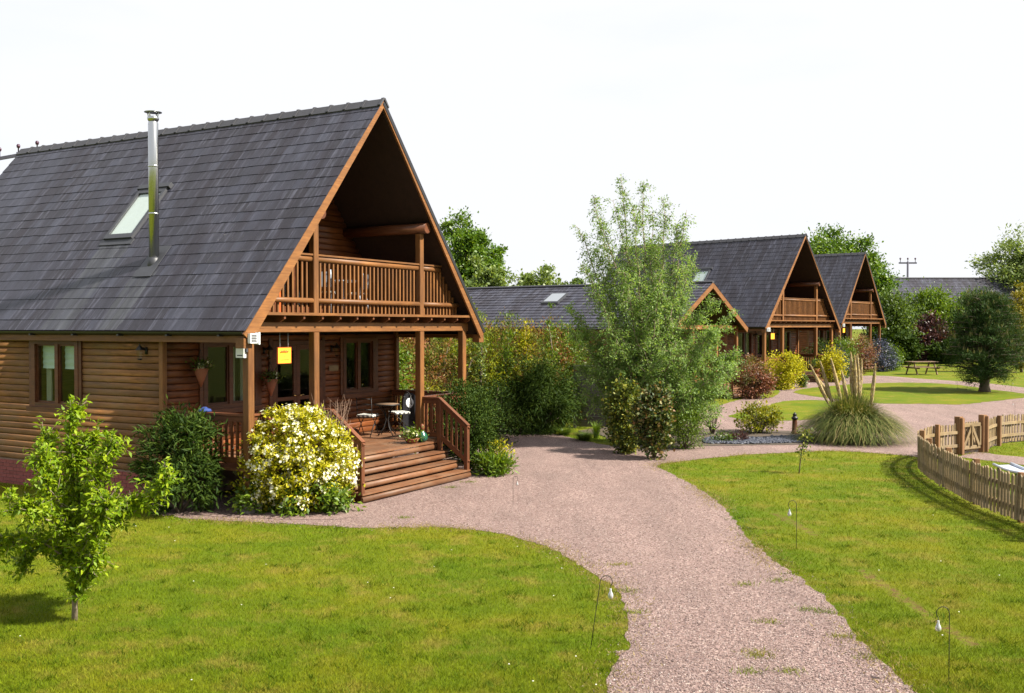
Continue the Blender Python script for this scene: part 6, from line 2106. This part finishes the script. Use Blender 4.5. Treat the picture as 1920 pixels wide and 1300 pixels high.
def bistro_chair(loc, yaw, label, backtype):
    t = thing('bistro_chair', label, 'chair', loc, yaw, 'folding chairs on the porch')
    # front towards +x
    for y in (-0.18, 0.18):
        tubes('leg', [([(0.22, y, 0.0), (0.02, y, 0.30), (-0.17, y, 0.50), (-0.21, y, 0.90)], 0.010)], MAT['iron'], t, 7)
        tubes('leg', [([(-0.24, y * 0.9, 0.0), (0.0, y * 0.9, 0.28), (0.18, y * 0.9, 0.44)], 0.010)], MAT['iron'], t, 7)
    boxes('seat', [(-0.18, 0.20, -0.19, 0.19, 0.435, 0.45)], MAT['iron'], t)
    cu = boxes('cushion', [(-0.19, 0.21, -0.20, 0.20, 0.452, 0.51)], MAT['check'], t)
    bv = cu.modifiers.new('round', 'BEVEL'); bv.width = 0.02; bv.segments = 2
    if backtype == 'slat':
        for z in (0.62, 0.74, 0.86):
            tubes('slat', [([(-0.19, -0.18, z), (-0.22, 0, z + 0.02), (-0.19, 0.18, z)], 0.012)], MAT['iron'], t, 6)
    else:
        tubes('back', [([(-0.2, 0.24 * math.cos(a), 0.66 + 0.30 * math.sin(a)) for a in [math.pi * i / 12 for i in range(13)]], 0.013)], MAT['iron'], t, 6)
    return t
bistro_chair(loc_of(L1, 5.62, 1.72, LD), L1.rotation_euler.z + 0.25, 'iron bistro chair with gingham cushion left of the round table', 'slat')
c2 = bistro_chair(loc_of(L1, 6.62, 1.55, LD), L1.rotation_euler.z + math.pi - 0.5, 'iron bistro chair with gingham cushion right of the round table', 'arch')
# dark round-topped panel with a white disc behind the second chair
t = thing('round_back_panel', 'black arched panel with a white disc behind the right bistro chair', 'panel', loc_of(L1, 7.05, 1.55, LD), L1.rotation_euler.z - 0.25)
V = [(-0.22, 0.0, 0.0), (0.22, 0.0, 0.0)] + [(0.22 * math.cos(math.pi * i / 12), 0.0, 0.70 + 0.22 * math.sin(math.pi * i / 12)) for i in range(13)]
n_ = len(V)
V += [(x, 0.05, z) for x, y, z in V]
obj('panel', mesh_from('panel', V, [tuple(range(n_)), tuple(range(n_, 2 * n_))[::-1]] + [(i, n_ + i, n_ + (i + 1) % n_, (i + 1) % n_) for i in range(n_)], MAT['gutter']), t)
d_ = lathe('disc', [(0.12, 0.0), (0.12, 0.012), (0.10, 0.018), (0.0, 0.02)], MAT['white'], t, 24, (-0.02, -0.002, 0.68))
d_.rotation_euler = (math.pi / 2, 0, 0)

# flower pot and green jar at the top of the steps
t = thing('flower_pot', 'terracotta bowl of white and yellow flowers at the top of the near steps', 'flower pot', loc_of(L1, 5.02, 0.05, LD))
lathe('pot', [(0.09, 0.0), (0.13, 0.04), (0.16, 0.09), (0.165, 0.10), (0.15, 0.10)], MAT['terracotta'], t, 20)
r = np.random.default_rng(610)
P = r.normal(0, 1, (420, 3)) * [0.11, 0.11, 0.07] + [0, 0, 0.19]
P[:, 2] = np.maximum(P[:, 2], 0.09)
add_leaves('leaves', t, r, P, unit(P - [0, 0, 0.05]), 0.06, 0.03, LM['bright'], 0.3, 0.7)
Pf = unit(r.normal(0, 1, (16, 3))) * [0.16, 0.16, 0.1] + [0, 0, 0.24]
flowers('flowers', t, r, np.repeat(Pf, 3, 0) + r.normal(0, 0.008, (48, 3)), unit(np.repeat(Pf, 3, 0) - [0, 0, 0.1]), 0.035, LM['white'])
t = thing('green_jar', 'dark green glazed jar with a brown neck beside the flower pot', 'jar', loc_of(L1, 5.30, -0.02, LD))
lathe('body', [(0.07, 0.0), (0.115, 0.05), (0.125, 0.11), (0.10, 0.18), (0.05, 0.23), (0.045, 0.25)], MAT['greenpot'], t, 20)
lathe('neck', [(0.045, 0.25), (0.05, 0.29), (0.06, 0.33), (0.035, 0.38), (0.01, 0.40)], MAT['rail'], t, 14)
# blue cloth on the left porch rail, orange cloths on the balcony
t = thing('blue_cloth', 'bundle of blue cloth on the left porch rail of the near lodge', 'cloth', loc_of(L1, 0.37, 1.35, 1.735))
lathe('bundle', [(0.11, 0.0), (0.13, 0.015), (0.11, 0.05), (0.07, 0.06), (0.03, 0.09)], MAT['blue'], t, 12)
# balcony chair and table seen through the balusters
t = thing('balcony_chair', 'orange slatted chair at the left end of the near lodge balcony', 'chair', loc_of(L1, 1.45, 0.95, 3.54), L1.rotation_euler.z + 1.4)
boxes('seat', [(-0.25, 0.25, -0.25, 0.25, 0.40, 0.44)], MAT['orangecloth'], t)
for i in range(4):
    piece('back_slat', t, MAT['orangecloth'], (-0.25, -0.2 + i * 0.13, 0.44), (-0.34, -0.2 + i * 0.13, 0.82), 0.07, 0.02, 'flat', (1, 0, 0))
for x in (-0.22, 0.22):
    for y in (-0.22, 0.22):
        piece('leg', t, MAT['orangecloth'], (x, y, 0), (x, y, 0.40), 0.05, 0.05, 'flat', (0, 1, 0))
for i, (u, v, yw, lab) in enumerate(((3.3, 1.0, 0.4, 'metal garden chair on the near lodge balcony, left of the middle'), (4.4, 1.1, 2.6, 'metal garden chair on the near lodge balcony, right of the middle'))):
    t = thing('balcony_chair', lab, 'chair', loc_of(L1, u, v, 3.54), L1.rotation_euler.z + yw, 'metal balcony chairs')
    for y in (-0.2, 0.2):
        tubes('leg', [([(0.22, y, 0), (0.18, y, 0.42), (-0.18, y, 0.44), (-0.24, y, 0.0)], 0.012)], MAT['palemetal'], t, 6)
        tubes('back_post', [([(-0.18, y, 0.44), (-0.26, y, 0.9)], 0.012)], MAT['palemetal'], t, 6)
    boxes('seat', [(-0.2, 0.2, -0.22, 0.22, 0.44, 0.47)], MAT['whitecloth'], t)
    boxes('backrest', [(-0.25, -0.22, -0.2, 0.2, 0.55, 0.86)], MAT['palemetal'], t)
t = thing('balcony_table', 'small white round table on the near lodge balcony', 'table', loc_of(L1, 3.85, 0.95, 3.54))
lathe('table_top', [(0.28, 0.68), (0.3, 0.69), (0.3, 0.71), (0.0, 0.715)], MAT['palemetal'], t, 24)
tubes('leg', [([(0, 0, 0.68), (0, 0, 0.0)], 0.025)], MAT['palemetal'], t, 8)
# pot on the middle lodge steps
t = thing('flower_pot', 'terracotta pot with a green plant on the middle lodge porch', 'flower pot', loc_of(L2, 5.2, 0.0, LD))
lathe('pot', [(0.12, 0.0), (0.2, 0.3), (0.19, 0.3)], MAT['terracotta'], t, 16)
r = np.random.default_rng(620)
P = r.normal(0, 1, (500, 3)) * [0.16, 0.16, 0.14] + [0, 0, 0.5]
add_leaves('leaves', t, r, P, unit(P - [0, 0, 0.3]), 0.09, 0.04, LM['mid'], 0.4, 0.6)
